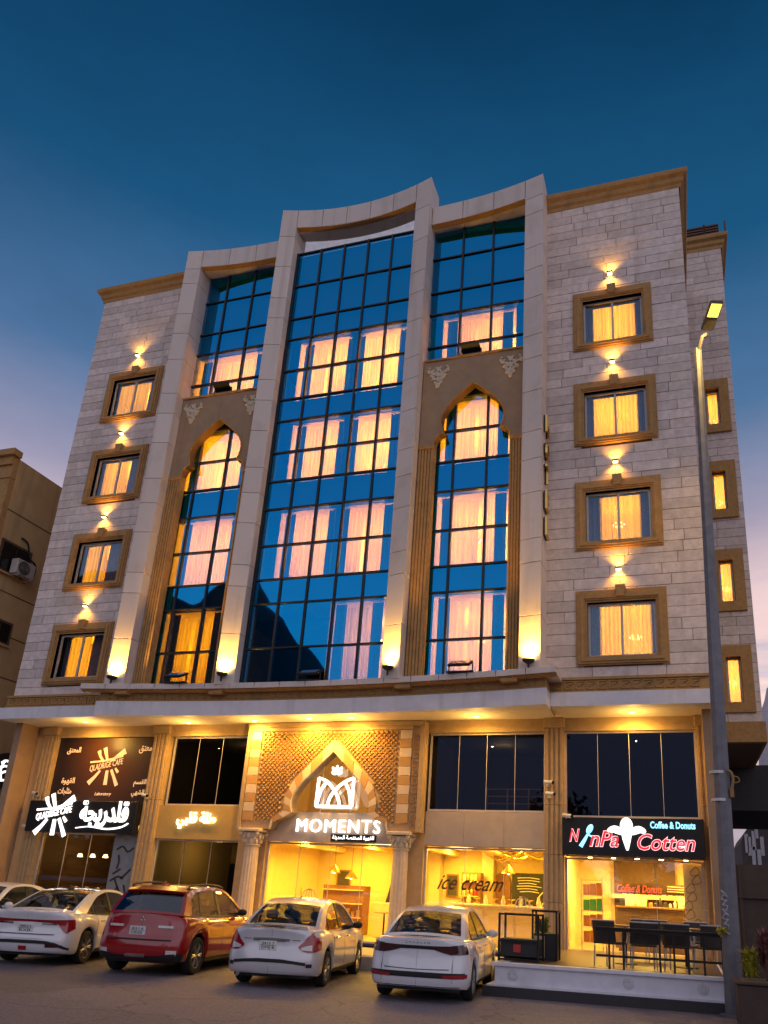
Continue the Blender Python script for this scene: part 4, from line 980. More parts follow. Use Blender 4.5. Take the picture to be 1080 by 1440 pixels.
def inside_arch(x, z, pad):
    a = abs(x-AX)
    for (a0, z0), (a1, z1) in zip(OUTR, OUTR[1:]):
        if min(z0, z1) <= z <= max(z0, z1):
            t = (z-z0)/(z1-z0) if z1 != z0 else 0
            return a < a0+(a1-a0)*t+pad
    return z < 3.2
lt = MB(); sp = .142
for i in range(46):
    for j in range(70):
        x = -11.56+i*sp+(sp/2 if j % 2 else 0); z = 3.42+j*sp/2
        if x > -7.40 or z > 5.86 or inside_arch(x, z, .09): continue
        r_ = sp*.47; k_ = r_*.5
        lt.add([(x-r_,YA,z),(x,YA,z-r_),(x+r_,YA,z),(x,YA,z+r_),(x-k_,YA-.05,z),(x,YA-.05,z-k_),(x+k_,YA-.05,z),(x,YA-.05,z+k_)],
               [(0,1,5,4),(1,2,6,5),(2,3,7,6),(3,0,4,7),(4,5,6,7)])
lt.build('lattice_relief', M_tan, ab, kind='stuff')
fr = MB()
fr.box(-12.10, -6.62, YA-.09, YA+.01, 6.02, 6.152); fr.box(-11.99, -6.97, YA-.06, YA+.01, 5.92, 6.018)
for x0, x1 in ((-12.10, -12.0), (-6.74, -6.62)): fr.box(x0, x1, YA-.06, YA+.01, 3.14, 6.018)
fr.build('moulded_frame', M_gold_stone, ab)
rf = MB()
for xs in (-6.95,):
    z = 3.2
    while z < 5.8:
        for a, b, c, d in ((0,.16,0,.02),(0,.02,.02,.2),(.14,.16,.02,.14),(.06,.16,.14,.16),(.06,.08,.07,.14)): rf.box(xs+a+.02, xs+b+.02, YA-.035, YA+.01, z+c, z+d)
        z += .24
rf.build('key_relief', M_tan, ab, kind='stuff')
# columns with leafy capitals carrying the block
def column(x):
    c = part('column', hotel); y = YA+.10
    MB().lathe([(.23,.56),(.225,.9),(.20,2.66)], (x, y, 0), 32, 'z', 0, 1, .07).build('shaft', M_quoin_l, c)
    MB().lathe([(.33,.2),(.33,.34),(.28,.38),(.30,.44),(.26,.5),(.235,.56)], (x, y, 0), 24).build('base', M_quoin_l, c, True)
    m = MB(); m.lathe([(.21,2.66),(.24,2.69),(.20,2.72),(.21,2.85),(.27,3.02)], (x, y, 0), 20)
    for ring, zz, rr in ((10, 2.80, .235), (10, 2.92, .265)):
        for k in range(ring):
            a = 2*math.pi*(k+(.5 if zz > 2.85 else 0))/ring; m.ball((x+rr*math.cos(a), y+rr*math.sin(a), zz), (.05,.05,.075), 7, 5)
    for sx in (-1, 1):
        for sy in (-1, 1): m.ball((x+sx*.25, y+sy*.25, 3.0), (.065,.065,.065), 8, 6)
    m.box(x-.33, x+.33, y-.33, y+.33, 3.05, 3.135, .015); m.build('capital', M_orn, c, True)
column(-11.62); column(-7.16)
for x0, x1 in ((-12.25, -11.36), (-7.44, -6.62)): MB().box(x0, x1, YS+.02, YS+.3, .2, 3.14).build('jamb_wall', M_gold_stone, gf)
# sign band, tympanum glass and doors under the arch
MB().box(-11.36, -7.44, YS-.02, YS+.16, 2.84, 3.60).build('sign_band', M_cladding, gf)
shop_glass(-10.75, -7.85, 3.60, 5.45, 3, M_cglass, 20.45)
pu = inner_room('mezzanine', -11.9, -6.75, 3.05, 5.98, 20.75, 24, M_cream, M_wood, M_cream)
point('mezzanine_lamp', (-9.3, 22.0, 5.4), 70, (1, .6, .12), .1, gf)
MB().box(-8.5, -7.3, 22.4, 22.9, 3.05, 4.7).build('cabinet', M_wood, pu)
for k in range(4): MB().box(-8.45, -7.35, 22.3, 22.4, 3.5+k*.3, 3.53+k*.3).build('shelf', M_cream, pu)
shop_glass(-11.36, -7.44, .30, 2.82, 4, M_cglass, name='entrance_glazing')
sm = thing('shop_sign', 'white capital letters MOMENTS with crown and palm logo under the pointed arch', 'sign', (0, 0, ZO))
m = text_mb('MOMENTS', 2.52, .36, .07, bold=.0, spacing=1.18); m.xf(Matrix.Translation((-9.13, YS-.09, 3.28))); m.build('lettering', M_white_lit, sm)
MB().box(-9.32, -7.98, YS-.07, YS-.025, 2.875, 3.065).build('nameplate', M_black, sm)
m = text_mb(arabic('القهوة المختصة الحديثة'), 1.24, .14, .01, bold=.012); m.xf(Matrix.Translation((-8.65, YS-.078, 2.97))); m.build('subtitle', M_white_lit, sm)
m = MB(); ya, yb = 20.22, 20.27
def L3(x, z): return (-9.27+x*.56, 3.80+z*.80)
def st3(pts, w=.075): stroke(m, [L3(*p) for p in pts], w, ya, yb)
st3([(-.98,.0),(.98,.0)], .085); st3([(-.98,0),(-.94,1.0)]); st3([(.98,0),(.98,1.0)])
st3(smooth_line([(-.94,1.0),(-.5,.88),(-.1,.62),(.2,.3),(.32,0)], 5)); st3(smooth_line([(.98,1.0),(.5,.86),(.05,.6),(-.25,.3),(-.36,0)], 5))
st3(smooth_line([(-.52,.84),(-.78,.55),(-.90,.2),(-.94,.02)], 5)); st3(smooth_line([(.52,.84),(.76,.55),(.88,.2),(.92,.02)], 5))
for a in (-1.15, -.62, 0, .62, 1.15):
    cx, cz = L3(.02, 1.12); l = .26 if abs(a) < 1 else .18
    M3 = Matrix.Rotation(a, 3, 'Y'); dv = M3 @ Vector((0,0,l*.55)); m.ball((cx+dv.x, (ya+yb)/2, cz+dv.z), (.055,.02,l*.5), 8, 6, M3)
m.build('logo', M_white_lit, sm, True)
# shop D window, cladding above, counter inside
MB().box(-6.62, -3.35, YS+.05, YS+.3, 2.84, 3.74).build('cladding_panel', M_cladding, gf)
for k in range(3): MB().box(-6.62+k*1.09+.003, -6.62+(k+1)*1.09-.003, YS+.035, YS+.05, 2.85, 3.73).build('cladding_tile', M_cladding, gf)
shop_glass(-6.62, -3.36, .30, 2.82, 3, M_cglass)
ct = thing('shop_counter', 'cream panelled shop counter glowing inside the yellow chocolate shop', 'counter', (0, 0, ZO))
MB().box(-6.2, -3.6, 22.2, 22.8, .33, 1.35).build('cabinet', M_cream, ct)
MB().box(-6.3, -3.5, 22.1, 22.85, 1.352, 1.41, .01).build('worktop', mat('pale_top', (.75,.68,.55), .3), ct)
for k in range(3): MB().box(-6.15+k*.86, -5.36+k*.86, 22.17, 22.2, .4, 1.28).build('door', M_cream, ct)
mb_ = thing('menu_board', 'black menu board with chalk drawing on the chocolate shop wall', 'menu board', (0, 0, ZO))
MB().box(-5.05, -3.75, 24.6, 24.66, 1.2, 2.35).build('board', M_blackm, mb_)
m = MB()
for k in range(6): stroke(m, smooth_line([(-4.9+random.uniform(0,.1), 2.2-k*.08), (-4.5, 2.22-k*.08), (-4.3+random.uniform(0,.2), 2.19-k*.08)], 3), .02, 24.58, 24.597)
stroke(m, smooth_line([(-4.2,1.3),(-4.25,1.6),(-4.0,1.85),(-3.8,1.6),(-3.85,1.3),(-4.02,1.55),(-4.2,1.3)], 5), .03, 24.58, 24.597)
m.build('chalk', mat('chalk', (.8,.78,.7), .9), mb_)
for k, (x, y, z) in enumerate(((-10.4,23.2,2.1),(-9.9,23.4,1.95),(-4.7,22.4,2.25))):
    t = thing('pendant_lamp', ['small domed pendant lamp over the café tables behind the entrance glass','lower domed pendant lamp behind the entrance glass','wide brass pendant lamp above the shop counter'][k], 'pendant lamp', (x, y, z+ZO))
    MB().lathe([(.02,.25),(.06,.2),(.18,.05),(.2,.0),(.19,.0),(.0,.06)], (0,0,0), 16).build('shade', M_gold, t, True)
    MB().tube([(0,0,.25),(0,0,2.95-z)], .008, 5).build('cord', M_black, t)
    MB().ball((0,0,.03), .05, 8, 6).build('bulb', M_bulb, t, True)
m = MB()
rng = random.Random(4)
for k in range(9):
    x = -4.6+rng.uniform(-.5,.9); y = 21.6+rng.uniform(-.2,.8)
    m.tube(smooth_line([(x-.4,y,2.75+rng.uniform(-.1,.1)),(x,y+.2,2.6+rng.uniform(-.1,.12)),(x+.4,y-.1,2.78+rng.uniform(-.1,.1))],4), .018, 5)
m.build('branch_chandelier', M_gold, label='tangled golden branch chandelier under the chocolate shop ceiling', cat='chandelier')
bpy.data.objects['branch_chandelier'].location.z = ZO
cv = thing('display_cabinet', 'dark wooden display cabinet with gift boxes behind the entrance glass', 'cabinet', (0, 0, ZO))
MB().box(-10.9, -9.5, 23.6, 24.1, .33, 1.75).build('carcass', M_wood, cv)
for k in range(3): MB().box(-10.85, -9.55, 23.45, 23.6, .8+.4*k, .83+.4*k).build('shelf', M_cream, cv)
for k in range(8): MB().box(-10.8+k*.16, -10.7+k*.16, 23.47, 23.58, .832, 1.0+.04*(k % 3)).build('gift_box', M_gold, cv)
wa = thing('wall_screen', 'black slanted wall panel inside the chocolate shop', 'panel', (0, 0, ZO))
MB().prism([(-9.35,1.0),(-8.75,1.0),(-8.35,2.3),(-9.0,2.35)], 24.9, 25.0, 'y').build('panel', M_blackm, wa)
dk = thing('cash_desk', 'pale cash desk with monitor behind the entrance glass', 'desk', (0, 0, ZO))
MB().box(-8.9, -7.7, 22.9, 23.5, .33, 1.3, .01).build('body', M_cream, dk)
MB().box(-8.3, -7.9, 23.1, 23.14, 1.4, 1.68, .005).build('monitor', M_black, dk); MB().box(-8.13, -8.07, 23.1, 23.16, 1.3, 1.42).build('stand', M_black, dk)
M_brown_ink = mat('brown_ink', (.035, .015, .006), .6)
# script lettering stuck on the glass of D
m = text_mb('ice cream', 1.8, .36, .004, .6, .006); m.xf(Matrix.Translation((-5.35, 20.605, 1.92)))
o = m.build('window_lettering', M_brown_ink, label='brown script lettering stuck on the yellow shop window', cat='lettering'); o.location.z = ZO
for x, z, s in ((-3.95, 1.42, .22), (-9.95, 1.35, .24)):
    m = MB()
    for k in range(5): stroke(m, smooth_line([(x-.2*s*5+.0+k*s*.45, z-s), (x-.15+k*s*.35, z+s*.6), (x+.02, z+s)], 4), .025, 20.60, 20.606)
    o = m.build('window_print', M_quoin_l, label='pale leaf print on the glass '+('near the menu board' if x > -5 else 'of the arched entrance'), cat='decal'); o.location.z = ZO
# --- shop E: coffee and donut shop above the terrace
shop_glass(-2.85, .50, .42, 2.66, 3, M_cglass, frame=M_alu)
M_brownback = mat('brown_back_wall', (.09, .05, .03), .7)
pe = inner_room('shop_room', -2.9, .55, .42, 2.9, 20.70, 24.0, mat('cream_shop_wall', (.78,.64,.38), .8), M_floor, M_cream)
MB().box(-1.9, -.2, 23.85, 23.95, .42, 2.85).build('feature_wall', M_brownback, pe)
MB().box(-2.0, .45, 23.6, 23.84, 1.75, 1.86).build('bulkhead', M_cream, pe)
for x, y in ((-2.2, 21.6), (-.9, 22.4), (.1, 21.7)):
    MB().lathe([(.0,2.86),(.09,2.86),(.1,2.88),(.0,2.89)], (x, y, 0), 14).build('ceiling_light', M_panel_lit, pe, True)
    area('ceiling_light_lamp', (x, y, 2.83), .3, .3, 130, (1, .62, .10), gf)
c2 = thing('coffee_counter', 'dark coffee shop counter with cups and menu cards', 'counter', (0, 0, ZO))
MB().box(-1.7, .1, 22.3, 22.9, .43, 1.5).build('cabinet', M_brownback, c2)
MB().box(-1.75, .15, 22.25, 22.95, 1.502, 1.55, .008).build('worktop', M_wood, c2)
rng = random.Random(9)
COLS = {'red':(.45,.04,.03), 'white':(.75,.72,.66), 'cream':(.7,.55,.3), 'black':(.03,.03,.03), 'green':(.08,.42,.06), 'orange':(.65,.22,.04), 'pink':(.6,.3,.28)}
for n_, c_ in COLS.items(): mat('pack_'+n_, c_, .5)
ORD = 'first second third fourth fifth sixth seventh eighth ninth tenth eleventh twelfth thirteenth fourteenth'.split()
for k in range(14):
    cn = rng.choice(list(COLS)); x = -1.65+k*.125; h_ = rng.uniform(.1,.26)
    m = MB()
    if k % 3 == 0: m.box(x, x+.1, 22.45, 22.55, 1.552, 1.552+h_, .006)
    else: m.lathe([(.03,1.552),(.042,1.552+h_*.7),(.02,1.552+h_*.85),(.022,1.552+h_)], (x+.05, 22.5, 0), 12)
    o = m.build('carton' if k % 3 == 0 else 'bottle', MATS['pack_'+cn], smooth=k % 3 != 0, label=f'small {cn} '+('carton' if k % 3 == 0 else 'bottle')+f', {ORD[k]} item from the snack shelf end of the coffee counter', cat='carton' if k % 3 == 0 else 'bottle', group='goods on the coffee counter'); o.location.z = ZO
sh = thing('snack_shelf', 'glass snack shelf with green orange and pink packs by the coffee shop door', 'shelf', (0, 0, ZO))
for k in range(5): MB().box(-2.55, -2.0, 21.3, 21.7, .62+k*.38, .64+k*.38).build('shelf_board', M_cream, sh)
for x in (-2.55, -2.02): MB().box(x, x+.025, 21.3, 21.33, .43, 2.2).build('upright', M_alu, sh)
cs_ = ['orange','orange','green','pink']
for k in range(4):
    for q in range(3):
        cn = cs_[k] if q != 2 else ('green' if k in (0, 2) else 'orange'); x = -2.5+q*.17
        o = MB().box(x, x+.15, 21.35, 21.5, .641+k*.38, .90+k*.38+.02*q, .01).build('snack_pack', MATS['pack_'+cn], label=f'{cn} snack pack, {ORD[q]} from the pilaster side on snack shelf level {["one","two","three","four"][k]}', cat='pack', group='packs on the snack shelf'); o.location.z = ZO
mn = thing('menu_card', 'white menu cards standing on the coffee counter', 'menu card', (0, 0, ZO))
for x in (-1.5, -1.2, -.15): MB().box(x, x+.24, 22.27, 22.29, 1.553, 1.85).build('card', MATS['pack_white'], mn)
sn = thing('shop_sign', 'black lightbox sign with red NinPa Cotten lettering and white winged cone', 'sign', (0, 0, ZO))
MB().box(-2.86, .56, 20.10, 20.38, 2.70, 3.62, .01).build('box', M_black, sn)
def neon(body, w, h, cx, cz, shear=.28):
    m = text_mb(body, w, h, .02, shear, .03); m.xf(Matrix.Translation((cx, 20.088, cz))); m.build('letter_outline', M_pink_lit, sn)
    m = text_mb(body, w*.985, h*.93, .02, shear, .004); m.xf(Matrix.Translation((cx, 20.070, cz))); m.build('lettering', M_red_lit, sn)
neon('N', .26, .32, -2.55, 3.17); neon('nPa', .72, .40, -1.82, 3.10); neon('Cotten', 1.36, .40, -.34, 3.05)
m = MB(); stroke(m, [(-2.40,2.90),(-2.30,3.06),(-2.22,3.2)], [.10,.08,.05], 20.07, 20.10); m.ball((-2.17, 20.09, 3.33), (.075,.02,.13), 10, 6, Matrix.Rotation(.5, 3, 'Y')); stroke(m, [(-2.22,3.2),(-2.06,3.12)], .04, 20.075, 20.1); m.build('spoon', M_cyan_lit, sn, True)
m = MB(); cx = -1.27
m.ball((cx, 20.08, 3.42), (.155,.03,.21), 16, 10); stroke(m, [(cx,3.32),(cx,3.1),(cx+.01,2.84)], [.28,.2,.05], 20.06, 20.10)
for s_ in (-1, 1): stroke(m, smooth_line([(cx+s_*.10,3.26),(cx+s_*.3,3.34),(cx+s_*.46,3.28)], 4), [.12,.15,.17,.18,.17,.15,.13,.1,.05], 20.06, 20.10)
m.build('winged_cone', emit('cone_glow', (1, .97, .90), 1.8), sn, True)
m = text_mb('Coffee & Donuts', 1.06, .17, .02, 0, .03); m.xf(Matrix.Translation((-.17, 20.085, 3.46))); m.build('small_lettering', M_cyan_lit, sn)
MB().box(-2.8, .5, 20.36, 20.4, 2.665, 2.7).build('mounting_rail', M_alu, sn)
bd = thing('hanging_text_panel', 'long brown board with red script hanging inside the coffee shop', 'board', (0, 0, ZO))
MB().box(-1.75, .35, 21.9, 21.95, 1.86, 2.12).build('board', M_brownback, bd)
m = text_mb('Coffee & Donuts', 1.15, .2, .01, .3, .02); m.xf(Matrix.Translation((-1.1, 21.885, 1.99))); m.build('script', emit('red_print', (.6,.1,.04), .4), bd)
m = MB()
for k in range(3): stroke(m, [(-.4, 2.07-k*.06), (.3, 2.06-k*.06)], .025, 21.88, 21.895)
m.build('small_print', M_cream, bd)

m = MB(); rng = random.Random(12)
for k in range(9):
    x = .08+rng.uniform(0,.28); z = .8+k*.2
    stroke(m, smooth_line([(x-.1, z), (x+.05, z+.14), (x+.12, z-.02), (x-.04, z-.08), (x-.1, z)], 4), .016, 20.735, 20.742)
MB().box(.02, .49, 20.745, 20.79, .43, 2.6).build('mural_panel', MATS['cream_shop_wall'], pe)
o = m.build('mural_drawing', M_wood, pe)
for k in range(5):
    x = -2.3+k*.6; MB().lathe([(.03,2.86),(.05,2.74),(.055,2.70),(.0,2.70)], (x, 21.3, 0), 10).build('spot_lamp', M_bulb, pe, True)

# fit-out of the chocolate shop
su = thing('wall_shelves', 'tall dark wall shelf with jars behind the yellow shop window', 'shelf', (0, 0, ZO))
MB().box(-6.55, -5.95, 24.2, 24.6, .33, 2.3).build('carcass', M_wood, su)
for k in range(4): MB().box(-6.5, -6.0, 24.05, 24.2, .75+.42*k, .78+.42*k).build('shelf_board', M_cream, su)
rng = random.Random(21)
for k in range(4):
    for q in range(4):
        MB().lathe([(.04,0),(.05,.08),(.045,.16),(.02,.19)], (-6.44+q*.12, 24.12, .782+.42*k), 10).build('jar', rng.choice([M_gold, M_cream, MATS['pack_red'], MATS['pack_white']]), su, True)
ni = thing('wall_niche', 'arched brown wall niche behind the shop counter', 'niche', (0, 0, ZO))
MB().prism([(-5.75,1.2),(-5.2,1.2)]+[(-5.475+.275*math.cos(a*.314), 2.05+.3*math.sin(a*.314)) for a in range(11)], 25.08, 25.19, 'y').build('recess', M_wood, ni)
bm_ = part('ceiling_beams', hotel)
for x in (-11.0, -9.0, -7.0, -5.2): MB().box(x-.12, x+.12, 20.9, 25.1, 2.80, 2.955).build('beam', M_cream, bm_)
for x in (-7.6, -5.85): MB().box(x-.18, x+.18, 24.7, 25.15, .33, 2.95).build('wall_pier', M_quoin_l, bm_)
for k in range(10):
    x = -6.1+k*.25; m = MB()
    if k % 2: m.lathe([(.05,1.412),(.07,1.5),(.03,1.62),(.04,1.66)], (x, 22.45, 0), 12)
    else: m.lathe([(.09,1.412),(.10,1.44),(.02,1.46),(.02,1.54),(.11,1.56),(.11,1.575)], (x, 22.4, 0), 14)
    o = m.build('vase' if k % 2 else 'cake_stand', [M_gold, MATS['pack_white']][k % 2], smooth=True, label=('white vase' if k % 2 else 'brass cake stand')+f', {ORD[k]} piece from the arch side on the cream counter', cat='vase' if k % 2 else 'cake stand', group='pieces on the chocolate shop counter'); o.location.z = ZO
def cafe_table(x, y, label):
    t = thing('cafe_table', label, 'table', (x, y, .33+ZO)); MB().lathe([(.3,.70),(.32,.715),(.3,.73)], (0,0,0), 20).build('table_top', M_wood, t, True); MB().tube([(0,0,0),(0,0,.7)], .025, 8).build('stem', M_black, t); MB().lathe([(.2,0),(.19,.02),(.03,.03)], (0,0,0), 16).build('foot', M_black, t, True)
cafe_table(-10.5, 22.2, 'round wooden café table behind the entrance glass'); cafe_table(-8.2, 22.0, 'round wooden café table beside the cash desk')
for k, (x, z, w, h_) in enumerate(((-10.9, 1.95, .5, .6), (-7.1, 1.9, .4, .7))):
    t = thing('framed_picture', ['wide framed dark picture on the cream wall of the entrance room','narrow framed dark picture beside the pale wall pier'][k], 'picture', (x, 25.15, z+ZO)); MB().box(-w/2, w/2, -.03, 0, -h_/2, h_/2).build('frame', M_wood, t); MB().box(-w/2+.05, w/2-.05, -.036, -.031, -h_/2+.05, h_/2-.05).build('canvas', M_greyw, t)
# fit-out of the espresso bar and its neighbour
for k in range(6): MB().lathe([(.05,2.35),(.09,2.25),(.0,2.24)], (-19.0+k*.5, 22.0, 0), 12).build('pendant', M_bulb, pa, True)
for k in range(3): MB().box(-14.9+k*.8, -14.3+k*.8, 24.6, 24.7, 1.3, 2.2).build('wall_panel', M_cream, pb)

rng = random.Random(33)
for k in range(12):
    x = -1.85+k*.18; cn = ['red','white','cream','green','orange','pink'][k % 6]; h_ = .12+.09*rng.random()
    o = MB().box(x, x+.12, 23.62, 23.74, 1.862, 1.862+h_, .008).build('gift_box', MATS['pack_'+cn], label=f'{cn} gift box, {ORD[k]} from the snack shelf side on the high coffee shop ledge', cat='box', group='boxes on the high coffee shop ledge'); o.location.z = ZO
# ================================================================ lamps
WARM = (1.0, .60, .18)
M_lampbody = mat('lamp_housing', (.16, .12, .07), .5, .5)
def wall_lamp(x, z, floor, side):
    t = thing('wall_lamp', f'up and down wall lamp above the {floor} window beside the {side}', 'wall lamp', (x, YW-.05, z+ZO), group='wall lamps over the windows')
    MB().box(-.075, .075, -.13, 0, -.035, .035, .01).build('housing', M_lampbody, t)
    MB().box(-.065, .065, -.125, -.02, .036, .041).build('upper_lens', M_lampon, t); MB().box(-.065, .065, -.125, -.02, -.041, -.036).build('lower_lens', M_lampon, t)
    MB().box(-.08, .08, -.140, -.131, -.03, .03).build('front_plate', M_lampbody, t)
    spot('up_beam', (0, -.14, .06), (0, .0, .6), 40, (1, .47, .055), 125, .9, .03, t)
    spot('down_beam', (0, -.14, -.06), (0, .0, -.6), 40, (1, .47, .055), 125, .9, .03, t)
for k, nm in enumerate(('first floor', 'second floor', 'third floor', 'top floor')):
    wall_lamp(-1.22, (10.02, 13.28, 16.63, 19.88)[k], nm, 'gilded pillar letters')
    wall_lamp(-18.32, (10.04, 13.30, 16.61, 19.94)[k], nm, 'tan neighbour building')
def uplight(x, yf, label, px):
    y = yf-.16; t = thing('uplight', label, 'uplight', (x, y, 7.065+ZO), group='uplights at the pillar feet')
    MB().lathe([(.0,.16),(.10,.16),(.15,.20),(.16,.24),(.15,.24),(.0,.225)], (0,0,0), 16).build('lamp_head', M_blackm, t, True)
    MB().box(-.02, .02, -.02, .02, 0, .17).build('stem', M_blackm, t)
    MB().lathe([(.0,.236),(.13,.236),(.13,.243),(.0,.243)], (0,0,0), 16).build('lens', M_lampon, t, True)
    spot('beam', (0, 0, .26), (0, .30, 1.15), 700, (1, .52, .06), 120, .9, .06, t)
    spot('pilaster_beam', (px-x, -.05, .26), (px-x, 19.0-y-.02, 6), 620, (1, .50, .05), 24, 1.0, .06, t)
for k, (x, y) in enumerate(((-16.0, y_outer(-16.0)), (-12.32, y_center(-12.3)), (-7.27, y_center(-7.27)), (-3.45, y_outer(-3.45)))):
    uplight(x, y, ['uplight at the outer pillar foot nearest the tan neighbour building', 'uplight at the tall inner pillar foot on the tan neighbour side', 'uplight at the tall inner pillar foot on the street lamp side', 'uplight at the pillar foot below the gilded letters'][k], [-15.35, -12.85, -6.75, -4.05][k])
def floodlight(x, y, z, label, tilt=.5):
    t = thing('floodlight', label, 'floodlight', (x, y, z+ZO), group='unlit black floodlights on the ledges')
    m = MB(); m.box(-.30, .30, -.20, .20, -.035, .035, .015); m.xf(Matrix.Translation((0,-.05,.24)) @ Matrix.Rotation(tilt, 4, 'X')); m.build('lamp_head', M_black, t)
    m = MB(); m.box(-.26, .26, -.16, .16, .036, .042); m.xf(Matrix.Translation((0,-.05,.24)) @ Matrix.Rotation(tilt, 4, 'X')); m.build('glass', mat('lamp_glass', (.10,.09,.08), .1), t)
    for s_ in (-.32, .32): MB().box(s_-.012, s_+.012, -.03, .03, .0, .26).build('yoke', M_black, t)
    MB().box(-.36, .36, -.12, .14, 0, .03).build('base', M_black, t)
for px, py, y, lab in ((250, 945, 18.60, 'black floodlight on the ledge below the arched glass near the tan building'), (436, 945, 18.85, 'black floodlight on the ledge below the tall middle glass'), (648, 936, 18.55, 'black floodlight on the ledge below the arched glass near the gilded letters')):
    floodlight(FL(px, py, y)[0], y, 7.065, lab)
zt = S(0, 17.68, 19.0)[1]+.055
for px, py, lab in ((661, 494, 'black floodlight above the arch by the gilded pillar letters'), (310, 550, 'black floodlight above the arch on the tan neighbour side')):
    floodlight(FL(px, py, 18.95)[0], 19.08, zt, lab, -.5)
DL = [(-17.72, 19.63), (-14.02, 19.72), (-11.73, 19.6), (-5.08, 19.62), (-1.02, 19.84), (-8.6, 19.45), (-9.9, 19.45)]
DLN = ['over the espresso bar sign', 'over the ochre band sign', 'beside the arch on the espresso bar side', 'over the plain beige cladding', 'over the donut shop sign', 'over the arch on the terrace side', 'over the arch apex']
for (x, y), nm in zip(DL, DLN):
    zc = 6.163 if XA < x < XB and y < 19.9 else 6.25
    t = thing('downlight', 'small round soffit downlight '+nm, 'downlight', (x, y, zc+ZO), group='downlights in the soffit')
    MB().lathe([(.0,-.012),(.07,-.012),(.075,-.02),(.10,-.02),(.105,-.002),(.0,-.002)], (0,0,0), 18).build('trim_ring', M_plastic, t, True)
    MB().lathe([(.0,-.024),(.066,-.024),(.066,-.013),(.0,-.013)], (0,0,0), 16).build('lens', M_lampon, t, True)
    point('soffit_fill', (0, 0, -.45), 32, (1, .58, .14), .012, t)  # added fill point, hung without a fixture to brighten the soffit
    spot('beam', (0, 0, -.04), (0, .18, -1), 420 if abs(x+9) < 3.2 else 300, (1, .52, .07), 165, .8, .05, t)
# street lamp
PXB, PYB = .70, 15.35
d = ray(1034, 1432); PYB = H/-d[2]*d[1]; PXB = H/-d[2]*d[0]
def at(px, py, y): d = ray(px, py); return Vector((d[0]/d[1]*y, y, H+d[2]/d[1]*y))
top = at(981, 492, PYB)
sl = thing('street_lamp', 'tall grey tapered street lamp with a lit flat head', 'street lamp', (PXB, PYB, 0))
base = Vector((PXB, PYB, 0)); M_pole = mat('galvanised_pole', (.17, .17, .19), .55, .4, var=.2, scale=5)
MB().tube([(0,0,0.01), (top-base)*.5, top-base], [.165, .13, .085], 8).build('pole', M_pole, sl)
a1 = at(993, 470, PYB-.15)-base; 
MB().tube([top-base+Vector((0,0,-.1)), (top-base+a1)*.5+Vector((0,-.1,.05)), a1], .045, 8).build('arm', M_pole, sl)
hd_ = MB(); hd_.box(-.14, .14, -.36, .36, -.045, .045, .03)
dirv = (at(1008, 446, PYB-.5)-base-a1)
rot = Matrix.Rotation(math.atan2(-dirv.x, dirv.y), 4, 'Z')
hm = Matrix.Translation(a1+Vector((.12,-.38,.16))) @ Matrix.Rotation(math.radians(197), 4, 'Z') @ Matrix.Rotation(math.radians(14), 4, 'X')
hd_.xf(hm).build('lamp_head', mat('lamp_head_grey', (.20,.18,.15), .5, .4), sl)
g = MB(); g.box(-.11, .11, -.0, .31, -.057, -.046); g.xf(hm).build('lens', emit('street_lamp_glow', (1, .55, .06), 3.2), sl)
lp = hm @ Vector((0, .16, -.10))
spot('beam', lp, lp+Vector((0, .35, -1)), 520, (1, .60, .14), 150, .7, .12, sl)
for z, r_ in ((4.05, .168), (3.55, .170)): MB().lathe([(r_*.86,z),(r_*.95,z),(r_*.95,z+.05),(r_*.86,z+.05)], (0,0,0), 12).build('strap', M_plastic, sl)
m = MB(); m.tube(smooth_line([(.12,-.05,4.1),(.2,-.1,4.08),(.24,-.1,3.95),(.2,-.1,3.75)],4), .028, 6); m.tube(smooth_line([(.2,-.1,4.0),(.32,-.1,3.98),(.34,-.1,3.9),(.24,-.1,3.88)],4), .012, 6); m.box(.17,.24,-.12,-.05,3.62,3.78); m.build('cable_bundle', mat('dusty_cable', (.30,.18,.07), .8), sl)
MB().lathe([(.25,0.012),(.25,.05),(.19,.06)], (0,0,0), 8).build('base_plate', M_pole, sl)
m = MB(); rng = random.Random(2)
for k in range(1):
    z = 1.35+rng.uniform(0,.75); a = -1.75+rng.uniform(-.35,.35); r_ = .157; stroke_pts = []
    for q in range(4): stroke_pts.append((r_*math.cos(a+q*.07), r_*math.sin(a+q*.07), z+.06*math.sin(q*2.1+k)))
    m.tube([(.157*math.cos(-1.9+.35*math.sin(q*1.7)), .157*math.sin(-1.9+.35*math.sin(q*1.7)), 1.3+q*.028+.03*math.cos(q*2.3)) for q in range(26)], .013, 5)
m.build('graffiti', mat('graffiti_paint', (.45,.45,.5), .7), sl)
